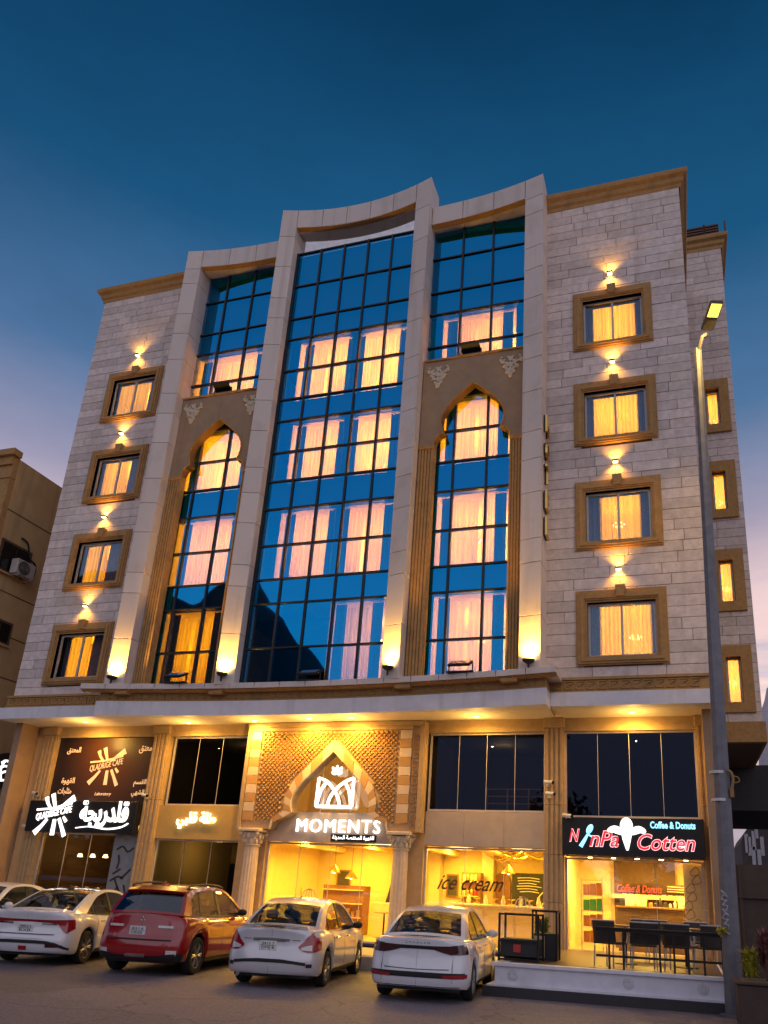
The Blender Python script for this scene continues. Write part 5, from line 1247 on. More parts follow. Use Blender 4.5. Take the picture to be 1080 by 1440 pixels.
# security cameras
def seccam(px, py, y, label, sgn=1):
    p = at(px, py, y); t = thing('security_camera', label, 'security camera', tuple(p))
    MB().box(-.04, .04, 0, .05, -.06, .06).build('mount', M_plastic, t)
    MB().tube([(0, 0, 0), (.02*sgn, -.08, 0), (.04*sgn, -.12, .02)], .022, 8).build('bracket', M_plastic, t)
    m = MB(); m.tube([(-.06*sgn, -.12, .05), (.16*sgn, -.20, .02)], .05, 12); m.build('body', M_plastic, t, True)
    m = MB(); m.tube([(.161*sgn, -.201, .02), (.185*sgn, -.21, .015)], .046, 12); m.build('lens', M_black, t)
for a in ((770, 1103, YS-.07, 'white bullet camera on the pilaster between the yellow shop and terrace shop'), (772, 1119, YS-.07, 'lower white camera on the pilaster between the yellow shop and terrace shop'),
          (1003, 1188, YS-.07, 'white bullet camera on the pilaster beside the street lamp'), (796, 1150, YS-.3, 'small white camera on the corner of the donut sign'),
          (206, 1121, YS-.07, 'white camera on the pilaster right of the espresso poster'), (52, 1118, YS-.07, 'white camera high on the pilaster by the tan building'), (38, 1164, YS-.07, 'white camera low on the pilaster by the tan building')):
    seccam(*a)
# ================================================================ cars
def paint(name, col, flake=0.0, rough=.28):
    m = mat(name, col, rough, flake, var=.02, scale=3, coat=1.0); return m
M_pwhite = paint('white_pearl_paint', (.74, .74, .78), .0)
M_psilver = paint('silver_white_paint', (.62, .61, .64), .2)
M_pred = paint('deep_red_paint', (.30, .003, .006), .0, .22)
M_tyre = mat('tyre', (.012, .012, .013), .85, bump=.2, bscale=60)
M_rim = mat('alloy_rim', (.45, .44, .43), .3, .8)
M_carglass = glass('car_glass', (.9, .95, 1), .06, (.42, .46, .44))
M_reardark = glass('privacy_glass', (.75, .85, 1), .10, (.08, .09, .10))
M_seat = mat('seat_fabric', (.07, .07, .075), .9)
M_trim = mat('black_trim', (.012, .012, .013), .5)
M_tail = mat('tail_lamp_red', (.32, .006, .010), .12, coat=1.0); M_taild = mat('tail_lamp_dark', (.05, .004, .006), .12, coat=1.0)
M_tailc = mat('lamp_clear', (.62, .60, .58), .15, coat=1.0)
M_chrome = mat('chrome', (.6, .6, .6), .12, 1.0)
M_plate = mat('plate_white', (.70, .70, .68), .5); M_ink = mat('plate_ink', (.02, .02, .02), .6)
M_roofdk = mat('black_roof', (.015, .014, .015), .12, coat=1.0)
def interp(pts, x):
    if x <= pts[0][0]: return pts[0][1]
    for (a, b), (c, d) in zip(pts, pts[1:]):
        if x <= c:
            t = (x-a)/(c-a); t = t*t*(3-2*t) if False else t; return b+(d-b)*t
    return pts[-1][1]
RING = [(0,0),(.55,0),(.82,0),(.93,.02),(.975,.09),(.992,.2),(1.0,.36),(1.0,.52),(.99,.68),(.972,.80),(.945,.90),(.90,.965),(.82,.992),(.6,1.0),(.3,1.0),(0,1.0)]
def fy_at(f): return interp([(p[1], p[0]) for p in RING[3:13]], max(.02, min(.992, f)))
class Car:
    def __init__(s, name, label, P, loc, head, roofm=None, paintm=None):
        s.P = P; s.xr = P['xr']; s.root = thing(name, label, 'car', loc, head); s.paint = paintm
        s.L, s.W = P['L'], P['W']; s.aR, s.nR, s.aF, s.nF = P.get('aR', .55), P.get('nR', 3.4), .85, 2.6
        s.wr = P['wr']; s.ax = (s.xr, s.xr+P['wb']); s.sill = P.get('sill', .20)
        s.body(); s.cabin(roofm or paintm); s.wheels(); s.extras()
    def pl(s, x):
        u = 1.0
        if x < s.aR: u = max(0, 1-(1-max(0, x)/s.aR)**s.nR)**(1/s.nR)
        if x > s.L-s.aF: u = min(u, max(0, 1-(1-max(0, s.L-x)/s.aF)**s.nF)**(1/s.nF))
        return s.W*u
    def xrear(s, y): return s.aR*(1-max(0, 1-min(1, abs(y)/s.W)**s.nR)**(1/s.nR))
    def zs(s, x): return interp(s.P['deck'], x)
    def low(s, x):
        z = s.sill + (.05*max(0, 1-x/.4)) + .06*max(0, 1-(s.L-x)/.5); r = s.wr+.055
        for c in s.ax:
            if abs(x-c) < r: z = max(z, s.wr + math.sqrt(r*r-(x-c)**2))
        return z
    def prof(s, z): return interp(s.P['rear'], z)
    def nose(s, z): return interp([(.2,.10),(.35,.0),(.55,.02),(.7,.10),(.9,.3)], z)
    def sx(s, x, z):
        if x < .8:
            t = 1-x/.8; return x + s.prof(z)*t*t
        if x > s.L-.9:
            t = 1-(s.L-x)/.9; return x - s.nose(z)*t*t
        return x
    def loc(s, x, y, z): return (x-s.xr, y, z)
    def put(s, m, name, mt, parent=None, smooth=True):
        m.v = [(v[0]-s.xr, v[1], v[2]) for v in m.v]; return m.build(name, mt, parent or s.root, smooth)
    def body(s):
        xs = [s.aR*(1-math.cos(k/9*math.pi/2))*.0 + s.aR*(k/9)**2.2 for k in range(10)]
        x = s.aR
        while x < s.L-s.aF: x += .045; xs.append(x)
        xs += [s.L-s.aF*(k/9)**2.0 for k in range(9, -1, -1)]
        xs = sorted(set(round(q, 4) for q in xs))
        m = MB(); nr = len(RING); ring2 = RING + [(-a, b) for a, b in reversed(RING[1:-1])]
        n2 = len(ring2)
        for x in xs:
            w = max(.002, s.pl(x)); lo = s.low(x); hi = s.zs(x)
            for a, b in ring2:
                z = lo+(hi-lo)*b; cr = .02*(1-a*a) if b >= .99 else 0
                hip = 1.0
                m.v.append((s.sx(x, z), a*w, z+cr))
        for i in range(len(xs)-1):
            for k in range(n2):
                m.f.append((i*n2+k, i*n2+(k+1) % n2, (i+1)*n2+(k+1) % n2, (i+1)*n2+k))
        s.put(m, 'body', s.paint)
        # dark underside and wheel wells
        m = MB(); m.box(.25, s.L-.3, -s.W*.8, s.W*.8, s.sill-.02, s.sill+.12); s.put(m, 'underbody', M_trim, smooth=False)
        for c in s.ax:
            r = s.wr+.05
            for sy in (-1, 1):
                m = MB()
                prof = [(r*math.cos(a), s.wr+r*math.sin(a)) for a in [math.pi*k/14 for k in range(15)]]
                m.add([(c+p[0], sy*s.W*.94, p[1]) for p in prof]+[(c+p[0], sy*s.W*.5, p[1]) for p in prof], [(i, i+1, 16+i, 15+i) for i in range(14)])
                m.add([(c+p[0], sy*s.W*.5, p[1]) for p in prof]+[(c-r, sy*s.W*.5, s.wr*.7), (c+r, sy*s.W*.5, s.wr*.7)], [tuple(list(range(15))+[15, 16])])
                s.put(m, 'wheel_well', M_trim)
    def surf_y(s, x, z):
        lo, hi = s.low(x), s.zs(x); return s.pl(x)*fy_at((z-lo)/(hi-lo))
    def shell(s, fn, nu, nv, name, mt, parent=None, smooth=True):
        """fn(u,v,d): surface point at depth d (d>0 outwards)"""
        m = MB(); m.grid(lambda u, v: fn(u, v, 1), nu, nv); o = len(m.v); 
        B = [(i/nu, 0) for i in range(nu)] + [(1, j/nv) for j in range(nv)] + [(1-i/nu, 1) for i in range(nu)] + [(0, 1-j/nv) for j in range(nv)]
        b1 = [fn(u, v, 1) for u, v in B]; b2 = [fn(u, v, -1) for u, v in B]; k = len(B)
        m.add(b1+b2, [(i, (i+1) % k, k+(i+1) % k, k+i) for i in range(k)])
        return s.put(m, name, mt, parent, smooth)
    def rear(s, ys, zl, zh, off, name, mt, parent=None, nv=3, nu=14):
        """patch on the tail: ys=(y0,y1), lower/upper edges as lists over that span"""
        def lst(a, u): return interp([(i/(len(a)-1), q) for i, q in enumerate(a)], u) if len(a) > 1 else a[0]
        def fn(u, v, d):
            y = ys[0]+(ys[1]-ys[0])*u; z = lst(zl, u)+(lst(zh, u)-lst(zl, u))*v
            lo, hi = s.low(.3), s.zs(0); f = fy_at((z-lo)/(hi-lo)); yy = y*f if abs(y) > .7*s.W else y
            x = s.xrear(y); return (s.sx(x, z)-(off if d > 0 else -.03), yy*(1+(.006 if d > 0 else 0)), z)
        return s.shell(fn, nu, nv, name, mt, parent)
    def side(s, xs_, zl, zh, off, name, mt, sy, parent=None, nu=12, nv=2):
        def lst(a, u): return interp([(i/(len(a)-1), q) for i, q in enumerate(a)], u) if len(a) > 1 else a[0]
        def fn(u, v, d):
            x = xs_[0]+(xs_[1]-xs_[0])*u; z = lst(zl, u)+(lst(zh, u)-lst(zl, u))*v
            return (x, sy*(s.surf_y(x, z)+(off if d > 0 else -.02)), z)
        return s.shell(fn, nu, nv, name, mt, parent)
    def cabin(s, roofm):
        P = s.P; C = smooth_line(P['top'], 8); n = len(C); zb = P['zb']
        zr = max(p[1] for p in C); Wb, Wr = P['Wb'], P['Wr']
        def wg(x, z):
            t = max(0, min(1, (z-zb)/(zr-zb))); return Wb+(Wr-Wb)*t**1.15
        ir, jf = P['seg']; ir *= 8; jf *= 8        # rear glass ends / windscreen begins (indices on the curve)
        arc = []; 
        nrm = []
        for i, p in enumerate(C):
            t = Vector(C[min(i+1, n-1)])-Vector(C[max(i-1, 0)]); t.normalize(); nrm.append(Vector((-t.y, t.x)))
        # side frames (pillars + roof rail) and side glass
        for sy in (-1, 1):
            wd = []
            for i in range(n):
                u = i/(n-1)
                wdi = interp(P['frame'], u); wd.append(wdi)
            Q = []
            for i, p in enumerate(C):
                q = Vector(p)-nrm[i]*wd[i]; q.y = max(q.y, zb+.02); Q.append((q.x, q.y))
            for i in range(1, n):            # keep the inner line monotonous
                if Q[i][0] < Q[i-1][0]: Q[i] = (Q[i-1][0]+.0005, Q[i][1])
            m = MB(); o = [(p[0], sy*wg(*p), p[1]) for p in C]; q_ = [(p[0], sy*(wg(*p)+.004), p[1]) for p in Q]
            q2 = [(p[0], sy*(wg(*p)-.03), p[1]) for p in Q]
            m.add(o+q_+q2, [(i, i+1, n+i+1, n+i) for i in range(n-1)]+[(n+i, n+i+1, 2*n+i+1, 2*n+i) for i in range(n-1)])
            # down to the belt at both ends
            side = s.put(m, 'pillar_frame', s.paint)
            W_ = [p for p in Q if p[1] > zb+.021]
            m = MB(); k = len(W_); gl = [(p[0], sy*(wg(*p)-.012), p[1]) for p in W_]; lo = [(p[0], sy*(wg(p[0], zb)-.012), zb) for p in W_]
            m.add(gl+lo, [(i, i+1, k+i+1, k+i) for i in range(k-1)]); s.put(m, 'side_window', P.get('sideglass', M_carglass))
            for bx, bw in P['bpillars']:
                zt_ = max(interp(W_, bx-.05), interp(W_, bx+.05)); m = MB(); dx = .10 if bx > 1.2 else -.04
                pts = [(bx-bw/2, zb), (bx+bw/2, zb), (bx+bw/2-dx, zt_), (bx-bw/2-dx, zt_)]
                m.add([(p[0], sy*(wg(*p)-.004), p[1]) for p in pts]+[(p[0], sy*(wg(*p)-.03), p[1]) for p in pts], [(0,1,2,3),(4,5,6,7),(0,1,5,4),(1,2,6,5),(2,3,7,6),(3,0,4,7)])
                s.put(m, 'window_pillar', M_trim, smooth=False)
            m = MB(); xa, xb = W_[0][0]-.05, W_[-1][0]+.05
            m.grid(lambda u, v: (xa+(xb-xa)*u, sy*(wg(xa, zb)+.006-.012*v), zb-.02+.035*v), 20, 1); s.put(m, 'belt_trim', M_chrome if P.get('chrome') else M_trim)
        def cross(i0, i1, bulge, inset=(0, 0), dz=0.0):
            def fn(u, v):
                f = i0+(i1-i0)*u; i = min(int(f), n-2); t = f-i
                x = C[i][0]+(C[i+1][0]-C[i][0])*t; z = C[i][1]+(C[i+1][1]-C[i][1])*t; nn = nrm[i].lerp(nrm[i+1], t)
                vv = inset[0]+(1-2*inset[0])*v; y = (2*vv-1)*wg(x, z); b = bulge*(1-(2*vv-1)**2)+dz
                return (x+nn.x*b, y, z+nn.y*b)
            return fn
        m = MB(); m.grid(cross(ir-1, jf+1, .035), 16, 14); s.put(m, 'roof', roofm)
        for a, b, nm, mt in ((2, ir-1, 'rear_window', P.get('rearglass', M_carglass)), (jf+1, n-2, 'windscreen', M_carglass)):
            m = MB(); m.grid(cross(a, b, .05, (.045, 0), -.004), 8, 12); s.put(m, nm, mt)
            for v0, v1 in ((0, .05), (.95, 1)): 
                m = MB(); f = cross(a-1.5 if a > 2 else 0, b+1, .05); m.grid(lambda u, v: f(u, v0+(v1-v0)*v), 8, 2)
                s.put(m, 'window_surround', s.paint)
        f = cross(0, 2.2, .05); m = MB(); m.grid(f, 2, 12); s.put(m, 'parcel_edge', s.paint)
        f = cross(n-3, n-1, .05); m = MB(); m.grid(f, 2, 12); s.put(m, 'scuttle', M_trim)
        # interior
        xa, xb = C[0][0]+.1, C[-1][0]-.1
        m = MB(); m.box(xa, xb, -Wb+.08, Wb-.08, zb-.02, zb+.028); s.put(m, 'cabin_floor', M_seat, smooth=False)
        m = MB()
        for xx, ys in ((P['seats'][0], (-.45, 0, .45)), (P['seats'][1], (-.37, .37))):
            for y in ys:
                w = .17 if len(ys) == 3 else .24
                m.box(xx-.09, xx+.06, y-w, y+w, zb-.02, zb+.14, .05); m.box(xx-.09, xx+.0, y-.12, y+.12, zb+.16, zb+.33, .04)
        s.put(m, 'seats', M_seat)
    def wheels(s):
        P = s.P; r = s.wr; t = .20
        if not hasattr(Car, 'cache'): Car.cache = {}
        key = (r, P['spokes'])
        if key not in Car.cache:
            ty = MB().lathe([(r*.66,-t/2+.01),(r*.72,-t/2),(r*.93,-t/2+.004),(r*.985,-t/2+.03),(r,-t/2+.06),(r,t/2-.06),(r*.985,t/2-.03),(r*.93,t/2-.004),(r*.72,t/2),(r*.66,t/2-.01)], (0,0,0), 36, 'y', caps=False).mesh('tyre', M_tyre, True)
            rim = MB(); rim.lathe([(r*.69,-.09),(r*.64,-.085),(r*.62,.03),(r*.69,.03)], (0,0,0), 32, 'y', caps=False); rim.lathe([(.0,-.075),(.055,-.075),(.07,-.06),(.07,-.02),(0,-.02)], (0,0,0), 16, 'y')
            k = P['spokes']
            for q in range(k):
                a = 2*math.pi*q/k
                for da in (-.13, .13):
                    p0 = Vector((.05*math.cos(a), -.068, .05*math.sin(a))); p1 = Vector((r*.65*math.cos(a+da), -.075, r*.65*math.sin(a+da)))
                    rim.tube([p0, p1], [.022, .016], 6)
            dk = MB().lathe([(0,.0),(r*.63,.0),(r*.63,.02),(0,.02)], (0,0,0), 24, 'y').mesh('disc', M_trim)
            Car.cache[key] = (ty, rim.mesh('rim', M_rim, True), dk)
        ty, rim, dk = Car.cache[key]
        for c in s.ax:
            for sy in (-1, 1):
                w = part('wheel', s.root, (c-s.xr, sy*(s.W-.115), r)); rot = (0, 0, 0 if sy < 0 else math.pi)
                inst(ty, 'tyre', w, rot=rot); inst(rim, 'rim', w, rot=rot); inst(dk, 'brake_disc', w, rot=rot)
    def extras(s):
        P = s.P; zb = P['zb']
        for sy in (-1, 1):
            xm = P['top'][-1][0]-.42
            m = MB(); m.ball((xm, sy*(P['Wb']+.13), zb+.06), (.06,.11,.075), 12, 8); m.box(xm-.02, xm+.02, sy*(P['Wb']-.03), sy*(P['Wb']+.06), zb+.0, zb+.05); s.put(m, 'wing_mirror', P.get('mirror', s.paint))
            for xh in P['handles']:
                m = MB(); y = s.surf_y(xh, P['hz']); m.tube([(xh-.09, sy*(y+.005), P['hz']), (xh-.07, sy*(y+.03), P['hz']+.005), (xh+.07, sy*(y+.03), P['hz']+.008), (xh+.09, sy*(y+.005), P['hz'])], .014, 6); s.put(m, 'door_handle', M_chrome if P.get('chrome') else s.paint)
            for xd in P['doors']:
                s.side((xd-.004, xd+.004), [.30], [zb-.03], .003, 'door_seam', M_trim, sy, nu=1, nv=8)
            s.side((s.ax[0]+s.wr+.08, s.ax[1]-s.wr-.08), [.215], [.285], .012, 'sill_trim', M_trim, sy)
            s.side((s.L-.75, s.L-.25), [.62,.60], [.78,.70], .008, 'headlight', M_tailc, sy)
    def plate(s, y0, z0, wdt=.32, hgt=.155, label=('2431', 'A T J')):
        x = s.sx(s.xrear(y0), z0)-.014
        p = MB().box(x-.006, x+.03, y0-wdt/2, y0+wdt/2, z0-hgt/2, z0+hgt/2, .004)
        o = s.put(p, 'number_plate', M_plate, smooth=False)
        m = MB(); xf = x-.0085
        for zz, t in ((z0+hgt*.22, label[0]), (z0-hgt*.24, label[1])):
            tm = text_mb(t, wdt*.72, hgt*.3, .003); tm.xf(Matrix(((0,1,0,xf),(-1,0,0,y0),(0,0,1,zz),(0,0,0,1)))); m.add(tm.v, tm.f)
        m.box(xf-.001, xf+.002, y0-wdt*.46, y0+wdt*.46, z0-.003, z0+.003)
        s.put(m, 'plate_characters', M_ink, o, False)
        return o
SED = dict(deck=[(0,.985),(.15,1.0),(.7,1.0),(1.2,.97),(2.2,.94),(3.3,.95),(3.6,.92),(4.1,.82),(4.4,.70),(4.6,.6)], rear=[(.15,.14),(.3,.03),(.42,0),(.56,.0),(.62,.05),(.80,.07),(.93,.05),(1.05,.02)],
           zb=.955, Wb=.74, Wr=.55, top=[(.52,.99),(.86,1.20),(1.30,1.40),(1.75,1.475),(2.25,1.485),(2.70,1.42),(3.15,1.20),(3.52,.97)], seg=(2, 5),
           frame=[(0,.30),(.18,.20),(.33,.10),(.45,.055),(.7,.05),(.85,.06),(1,.07)], bpillars=[(2.12,.10),(1.30,.04)], seats=(1.35, 2.25), handles=(1.55, 2.45), hz=.83, doors=(1.30, 2.14, 3.05), spokes=7, wr=.31, xr=.95, wb=2.58, L=4.42, W=.86)
def P(**k): d = dict(SED); d.update(k); return d
AZ = math.radians
# --- white sedan with a full-width black light bar (by the terrace)
c = Car('parked_car', 'white sedan with black full-width tail light bar parked beside the terrace', P(handles=(1.6, 2.45)), (-4.42, 14.22, .012), AZ(95.5), paintm=M_pwhite)
c.rear((-.83, .83), [.80,.815,.83,.835,.835,.83,.815,.80], [.925,.90,.89,.888,.888,.89,.90,.925], .008, 'light_bar', M_trim, nu=30)
for sy in (-1, 1):
    c.rear((sy*.30, sy*.845), [.83,.79,.765,.765,.775], [.888,.892,.90,.915,.93], .014, 'tail_light', M_taild)
    c.rear((sy*.44, sy*.83), [.40,.405,.41], [.445,.455,.47], .012, 'reflector', M_tail)
c.rear((-.80, .80), [.40], [.485], .006, 'bumper_slot', M_trim, nu=30)
c.rear((-.74, .74), [.255], [.275], .012, 'bumper_lip', M_chrome, nu=26)
c.rear((-.55, .55), [.535,.525,.52,.525,.535], [.545,.535,.53,.535,.545], .003, 'boot_seam', M_trim, nu=24)
for sy in (-1, 1): c.rear((sy*.60, sy*.606), [.33], [.80], .003, 'panel_seam', M_trim, nu=1, nv=10)
m = text_mb('CHANGAN', .42, .035, .006, spacing=1.5); xx = c.sx(.005, .935)-.004; m.xf(Matrix(((0,1,0,xx),(-1,0,0,0),(0,0,1,.938),(0,0,0,1)))); c.put(m, 'badge', M_chrome, smooth=False)
# --- silver white sedan with spoiler, red lamps
c = Car('parked_car', 'silver white sedan with boot spoiler and red tail lamps by the arched entrance', P(wb=2.62, L=4.46, W=.86, wr=.31, chrome=True, Wr=.57, mirror=M_trim, top=[(.50,.99),(.84,1.21),(1.22,1.40),(1.65,1.49),(2.2,1.50),(2.7,1.42),(3.15,1.20),(3.52,.97)], rear=[(.15,.12),(.3,.02),(.42,0),(.56,.0),(.62,.05),(.80,.08),(.93,.07),(1.05,.05)]), (-7.28, 14.32, .012), AZ(99.5), paintm=M_psilver)
for sy in (-1, 1):
    c.rear((sy*.50, sy*.855), [.70,.64,.62,.62,.66], [.715,.80,.88,.94,.97], .012, 'tail_light', M_tail)
    c.rear((sy*.56, sy*.74), [.66,.655,.65], [.70,.73,.75], .020, 'reverse_light', M_tailc)
    c.rear((sy*.67, sy*.76), [.375], [.435], .008, 'fog_recess', M_trim)
c.rear((-.66, .66), [.405,.43,.44,.44,.44,.43,.405], [.455,.48,.50,.50,.50,.48,.455], .006, 'bumper_slot', M_trim, nu=26)
c.rear((-.34, .34), [.79,.785,.79], [.835,.845,.835], .018, 'chrome_bar', M_chrome); c.plate(-.0+.05, .715, label=('2413 7', 'DMJ 8'))
for k in range(2): c.rear((-.52+.9*k, -.38+.9*k), [.81], [.825], .006, 'badge', M_chrome)
m = MB(); m.grid(lambda u, v: (.06+.14*v+.10*(2*u-1)**2, (2*u-1)*.62, 1.045+.02*(1-(2*u-1)**2)+.012*v), 16, 3); m.grid(lambda u, v: (.06+.10*(2*u-1)**2+.03*v, (2*u-1)*.62, 1.044+.02*(1-(2*u-1)**2)-.03*v), 16, 2); m.grid(lambda u, v: (.09+.11*v+.10*(2*u-1)**2, (2*u-1)*.62, 1.014+.02*(1-(2*u-1)**2)+.02*v), 16, 3); c.put(m, 'spoiler', M_psilver)
for sy in (-.4, .4): m = MB(); m.box(.16, .24, sy-.03, sy+.03, .99, 1.03); c.put(m, 'spoiler_foot', M_psilver, smooth=False)
c.rear((-.22, .22), [1.022], [1.034], .0, 'high_stop_lamp', M_taild)
m = MB(); m.tube([(1.62, 0, 1.50), (1.55, 0, 1.72)], [.008, .004], 6); m.ball((1.62,0,1.515), (.04,.03,.02), 8, 5); c.put(m, 'antenna', M_trim)
m = MB(); m.tube([(.02, .55, .22), (.2, .55, .24)], .03, 10); c.put(m, 'exhaust', M_chrome)
# --- deep red crossover
SUV = P(L=4.36, W=.89, wb=2.67, xr=.86, wr=.345, sill=.24, aR=.5, nR=3.8, zb=1.07, Wb=.78, Wr=.60, deck=[(0,1.09),(.3,1.09),(1.2,1.07),(3.0,1.05),(3.4,1.03),(3.9,.95),(4.2,.82),(4.4,.7)],
        rear=[(.2,.12),(.35,.02),(.5,.0),(.64,.0),(.72,.07),(.95,.10),(1.1,.12)], top=[(.22,1.09),(.36,1.30),(.52,1.50),(.95,1.60),(1.7,1.64),(2.35,1.58),(2.85,1.36),(3.28,1.08)], seg=(2, 5),
        frame=[(0,.30),(.15,.26),(.3,.14),(.42,.07),(.7,.055),(.85,.06),(1,.07)], bpillars=[(1.95,.11),(1.02,.05)], seats=(1.1, 2.0), handles=(1.35, 2.3), hz=.93, doors=(1.15, 1.98, 2.95), spokes=6, rearglass=M_reardark, mirror=M_trim)
c = Car('parked_car', 'deep red crossover with roof rails parked between the white and silver sedans', SUV, (-10.18, 14.42, .012), AZ(98.5), paintm=M_pred)
for sy in (-1, 1):
    c.rear((sy*.36, sy*.87), [.86,.86,.855,.86,.87], [.945,.95,.97,1.0,1.045], .010, 'tail_light', M_tail)
    c.rear((sy*.36, sy*.66), [.862], [.905], .022, 'reverse_light', M_tailc)
    m = MB(); m.tube(smooth_line([(.62, sy*.60, 1.56), (.75, sy*.60, 1.65), (1.6, sy*.60, 1.69), (2.2, sy*.60, 1.65), (2.32, sy*.60, 1.58)], 5), .02, 6); c.put(m, 'roof_rail', M_trim)
    c.rear((sy*.60, sy*.78), [.385], [.47], .014, 'fog_lamp', M_tailc)
c.rear((-.87, .87), [.26,.29,.30,.30,.30,.30,.29,.26], [.42,.40,.36,.35,.35,.36,.40,.42], .016, 'lower_bumper', M_trim, nu=30)
c.rear((-.2, .2), [.33], [.375], .026, 'skid_plate', M_chrome); c.rear((-.66, .66), [.64], [.66], .004, 'tailgate_seam', M_trim, nu=24)
c.plate(.05, .80, label=('8314', 'HNR')); m = MB(); xx = c.sx(.004, 1.0)-.006
for a in (math.pi/2, math.pi/2+2.094, math.pi/2-2.094): m.ball((xx, .03*math.cos(a), 1.0+.03*math.sin(a)), (.006,.013,.028), 8, 5, Matrix.Rotation(-(a-math.pi/2), 3, 'X'))
c.put(m, 'badge', M_chrome)
m = MB(); m.grid(lambda u, v: (.34+.24*v+.06*(2*u-1)**2, (2*u-1)*.58, 1.53+.075*v+.02*(1-(2*u-1)**2)), 14, 3); m.grid(lambda u, v: (.34+.06*(2*u-1)**2+.05*v, (2*u-1)*.58, 1.529+.02*(1-(2*u-1)**2)-.05*v), 14, 2); c.put(m, 'roof_spoiler', M_pred)
m = MB(); m.tube([(.30, .0, 1.12), (.34, -.22, 1.16)], .012, 6); m.box(.24,.32,-.1,.06,1.10,1.15,.02); c.put(m, 'wiper', M_trim)
m = MB(); m.prism([(.75,1.61),(1.0,1.64),(.80,1.72)], -.02, .02, 'y'); c.put(m, 'fin_antenna', M_pred, smooth=False)
# --- white sedan with slim red lamps and black roof
c = Car('parked_car', 'white fastback sedan with black roof and slim red tail lamps', P(L=4.54, W=.885, wb=2.68, wr=.325, Wb=.76, Wr=.57, xr=.98, chrome=False, deck=[(0,1.0),(.12,1.03),(.6,1.01),(1.2,.97),(2.2,.93),(3.3,.94),(3.6,.91),(4.2,.80),(4.5,.68),(4.7,.6)], top=[(.44,1.0),(.86,1.19),(1.36,1.39),(1.85,1.465),(2.35,1.47),(2.8,1.40),(3.25,1.18),(3.62,.96)],
        rear=[(.15,.14),(.3,.04),(.42,0),(.56,.0),(.64,.08),(.80,.10),(.93,.05),(1.05,.0)], mirror=M_pwhite), (-12.98, 14.55, .012), AZ(103), paintm=M_pwhite, roofm=M_roofdk)
c.rear((-.86, .86), [.80,.80,.81,.82,.82,.81,.80,.80], [.88,.87,.865,.865,.865,.865,.87,.88], .010, 'light_bar', M_tail, nu=30)
for sy in (-1, 1):
    c.rear((sy*.62, sy*.875), [.80,.70,.61,.70], [.865,.87,.875,.885], .016, 'tail_light', M_tail)
    c.rear((sy*.30, sy*.62), [.775], [.80], .012, 'reverse_light', M_taild)
    c.rear((sy*.48, sy*.78), [.355,.355,.36], [.43,.42,.40], .016, 'reflector', M_taild)
c.rear((-.86, .86), [.30,.38,.415,.42,.42,.42,.42,.415,.38,.30], [.34,.44,.475,.48,.48,.48,.48,.475,.44,.34], .010, 'bumper_slot', M_trim, nu=32)
c.rear((-.10, .06), [.29], [.37], .012, 'rear_fog_lamp', M_tail); c.plate(.02, .70, label=('9821', 'KXB')); c.rear((-.6, .6), [.59], [.60], .004, 'boot_seam', M_trim, nu=24)
m = MB(); m.prism([(1.45,1.45),(1.7,1.48),(1.50,1.55)], -.02, .02, 'y'); c.put(m, 'fin_antenna', M_trim, smooth=False)
m = MB(); m.tube([(.05, .5, .24), (.2, .5, .26)], .035, 10); c.put(m, 'exhaust', M_chrome)
# --- white saloon parked nose out, mostly hidden
c = Car('parked_car', 'white saloon parked nose outwards beyond the fastback sedan', P(rearglass=M_carglass), (-16.6, 17.6, .012), AZ(-78), paintm=M_pwhite)
c.plate(0, .72, label=('5527', 'RTD'))
# ================================================================ terrace furniture and plants
ZTE = .587
def at3(px, py, y): return at(px, py, y)
rail = thing('terrace_railing', 'black steel railing along the terrace edge', 'railing', (0, 0, ZTE))
xa, xb = at3(838, 1300, 15.55).x, at3(1018, 1306, 15.6).x
def yr(x): return 15.42+(x+3.42)*.0446
for z, r_ in ((.66, .028), (.22, .02)):
    MB().box(xa, xb, yr(xa)-.0, yr(xa)+.05, z-.02, z+.02).build('rail', M_black, rail)
MB().box(xa-.02, xb+.02, yr(xa)-.03, yr(xa)+.10, .682, .715, .006).build('handrail', M_black, rail)
for px in (857, 877, 928, 948, 968, 990, 1016):
    x = at3(px, 1340, 15.55).x; MB().box(x-.018, x+.018, yr(xa)+.002, yr(xa)+.048, 0, .64).build('post', M_black, rail)
M_rattan = mat('dark_rattan', (.035, .025, .02), .6, var=.3, scale=80, bump=.5, bscale=120)
def chair(label, x, y, rz):
    t = thing('terrace_chair', label, 'chair', (x, y, ZTE), rz, 'terrace armchairs')
    MB().box(-.23, .23, -.22, .22, .40, .44, .015).build('seat', M_rattan, t)
    for sx in (-1, 1):
        for sy in (-1, 1): MB().tube([(sx*.22, sy*.20, 0), (sx*.21, sy*.19, .41)], .014, 6).build('leg', M_alu, t)
        MB().tube(smooth_line([(sx*.22,-.22,.42),(sx*.26,-.24,.60),(sx*.27,-.05,.66),(sx*.26,.2,.68)], 4), .016, 6).build('armrest', M_alu, t)
    m = MB(); m.grid(lambda u, v: (math.sin((u-.5)*2.6)*.27, .12+.14*math.cos((u-.5)*2.6)+.05*v, .44+.38*v), 12, 6); m.build('backrest', M_rattan, t)
    MB().tube([(math.sin((u/12-.5)*2.6)*.27, .17+.14*math.cos((u/12-.5)*2.6), .82) for u in range(13)], .016, 6).build('back_rim', M_alu, t)
    return t
for k, (px, y, rz, lab) in enumerate(((858, 16.1, 2.6, 'rattan terrace armchair beside the display case end of the railing'), (905, 16.0, 3.3, 'rattan terrace armchair with its back to the railing middle'), (955, 16.1, 2.9, 'rattan terrace armchair between the two terrace tables'), (998, 16.3, 3.6, 'rattan terrace armchair nearest the street lamp'))):
    chair(lab, at3(px, 1345, y).x, y, rz)
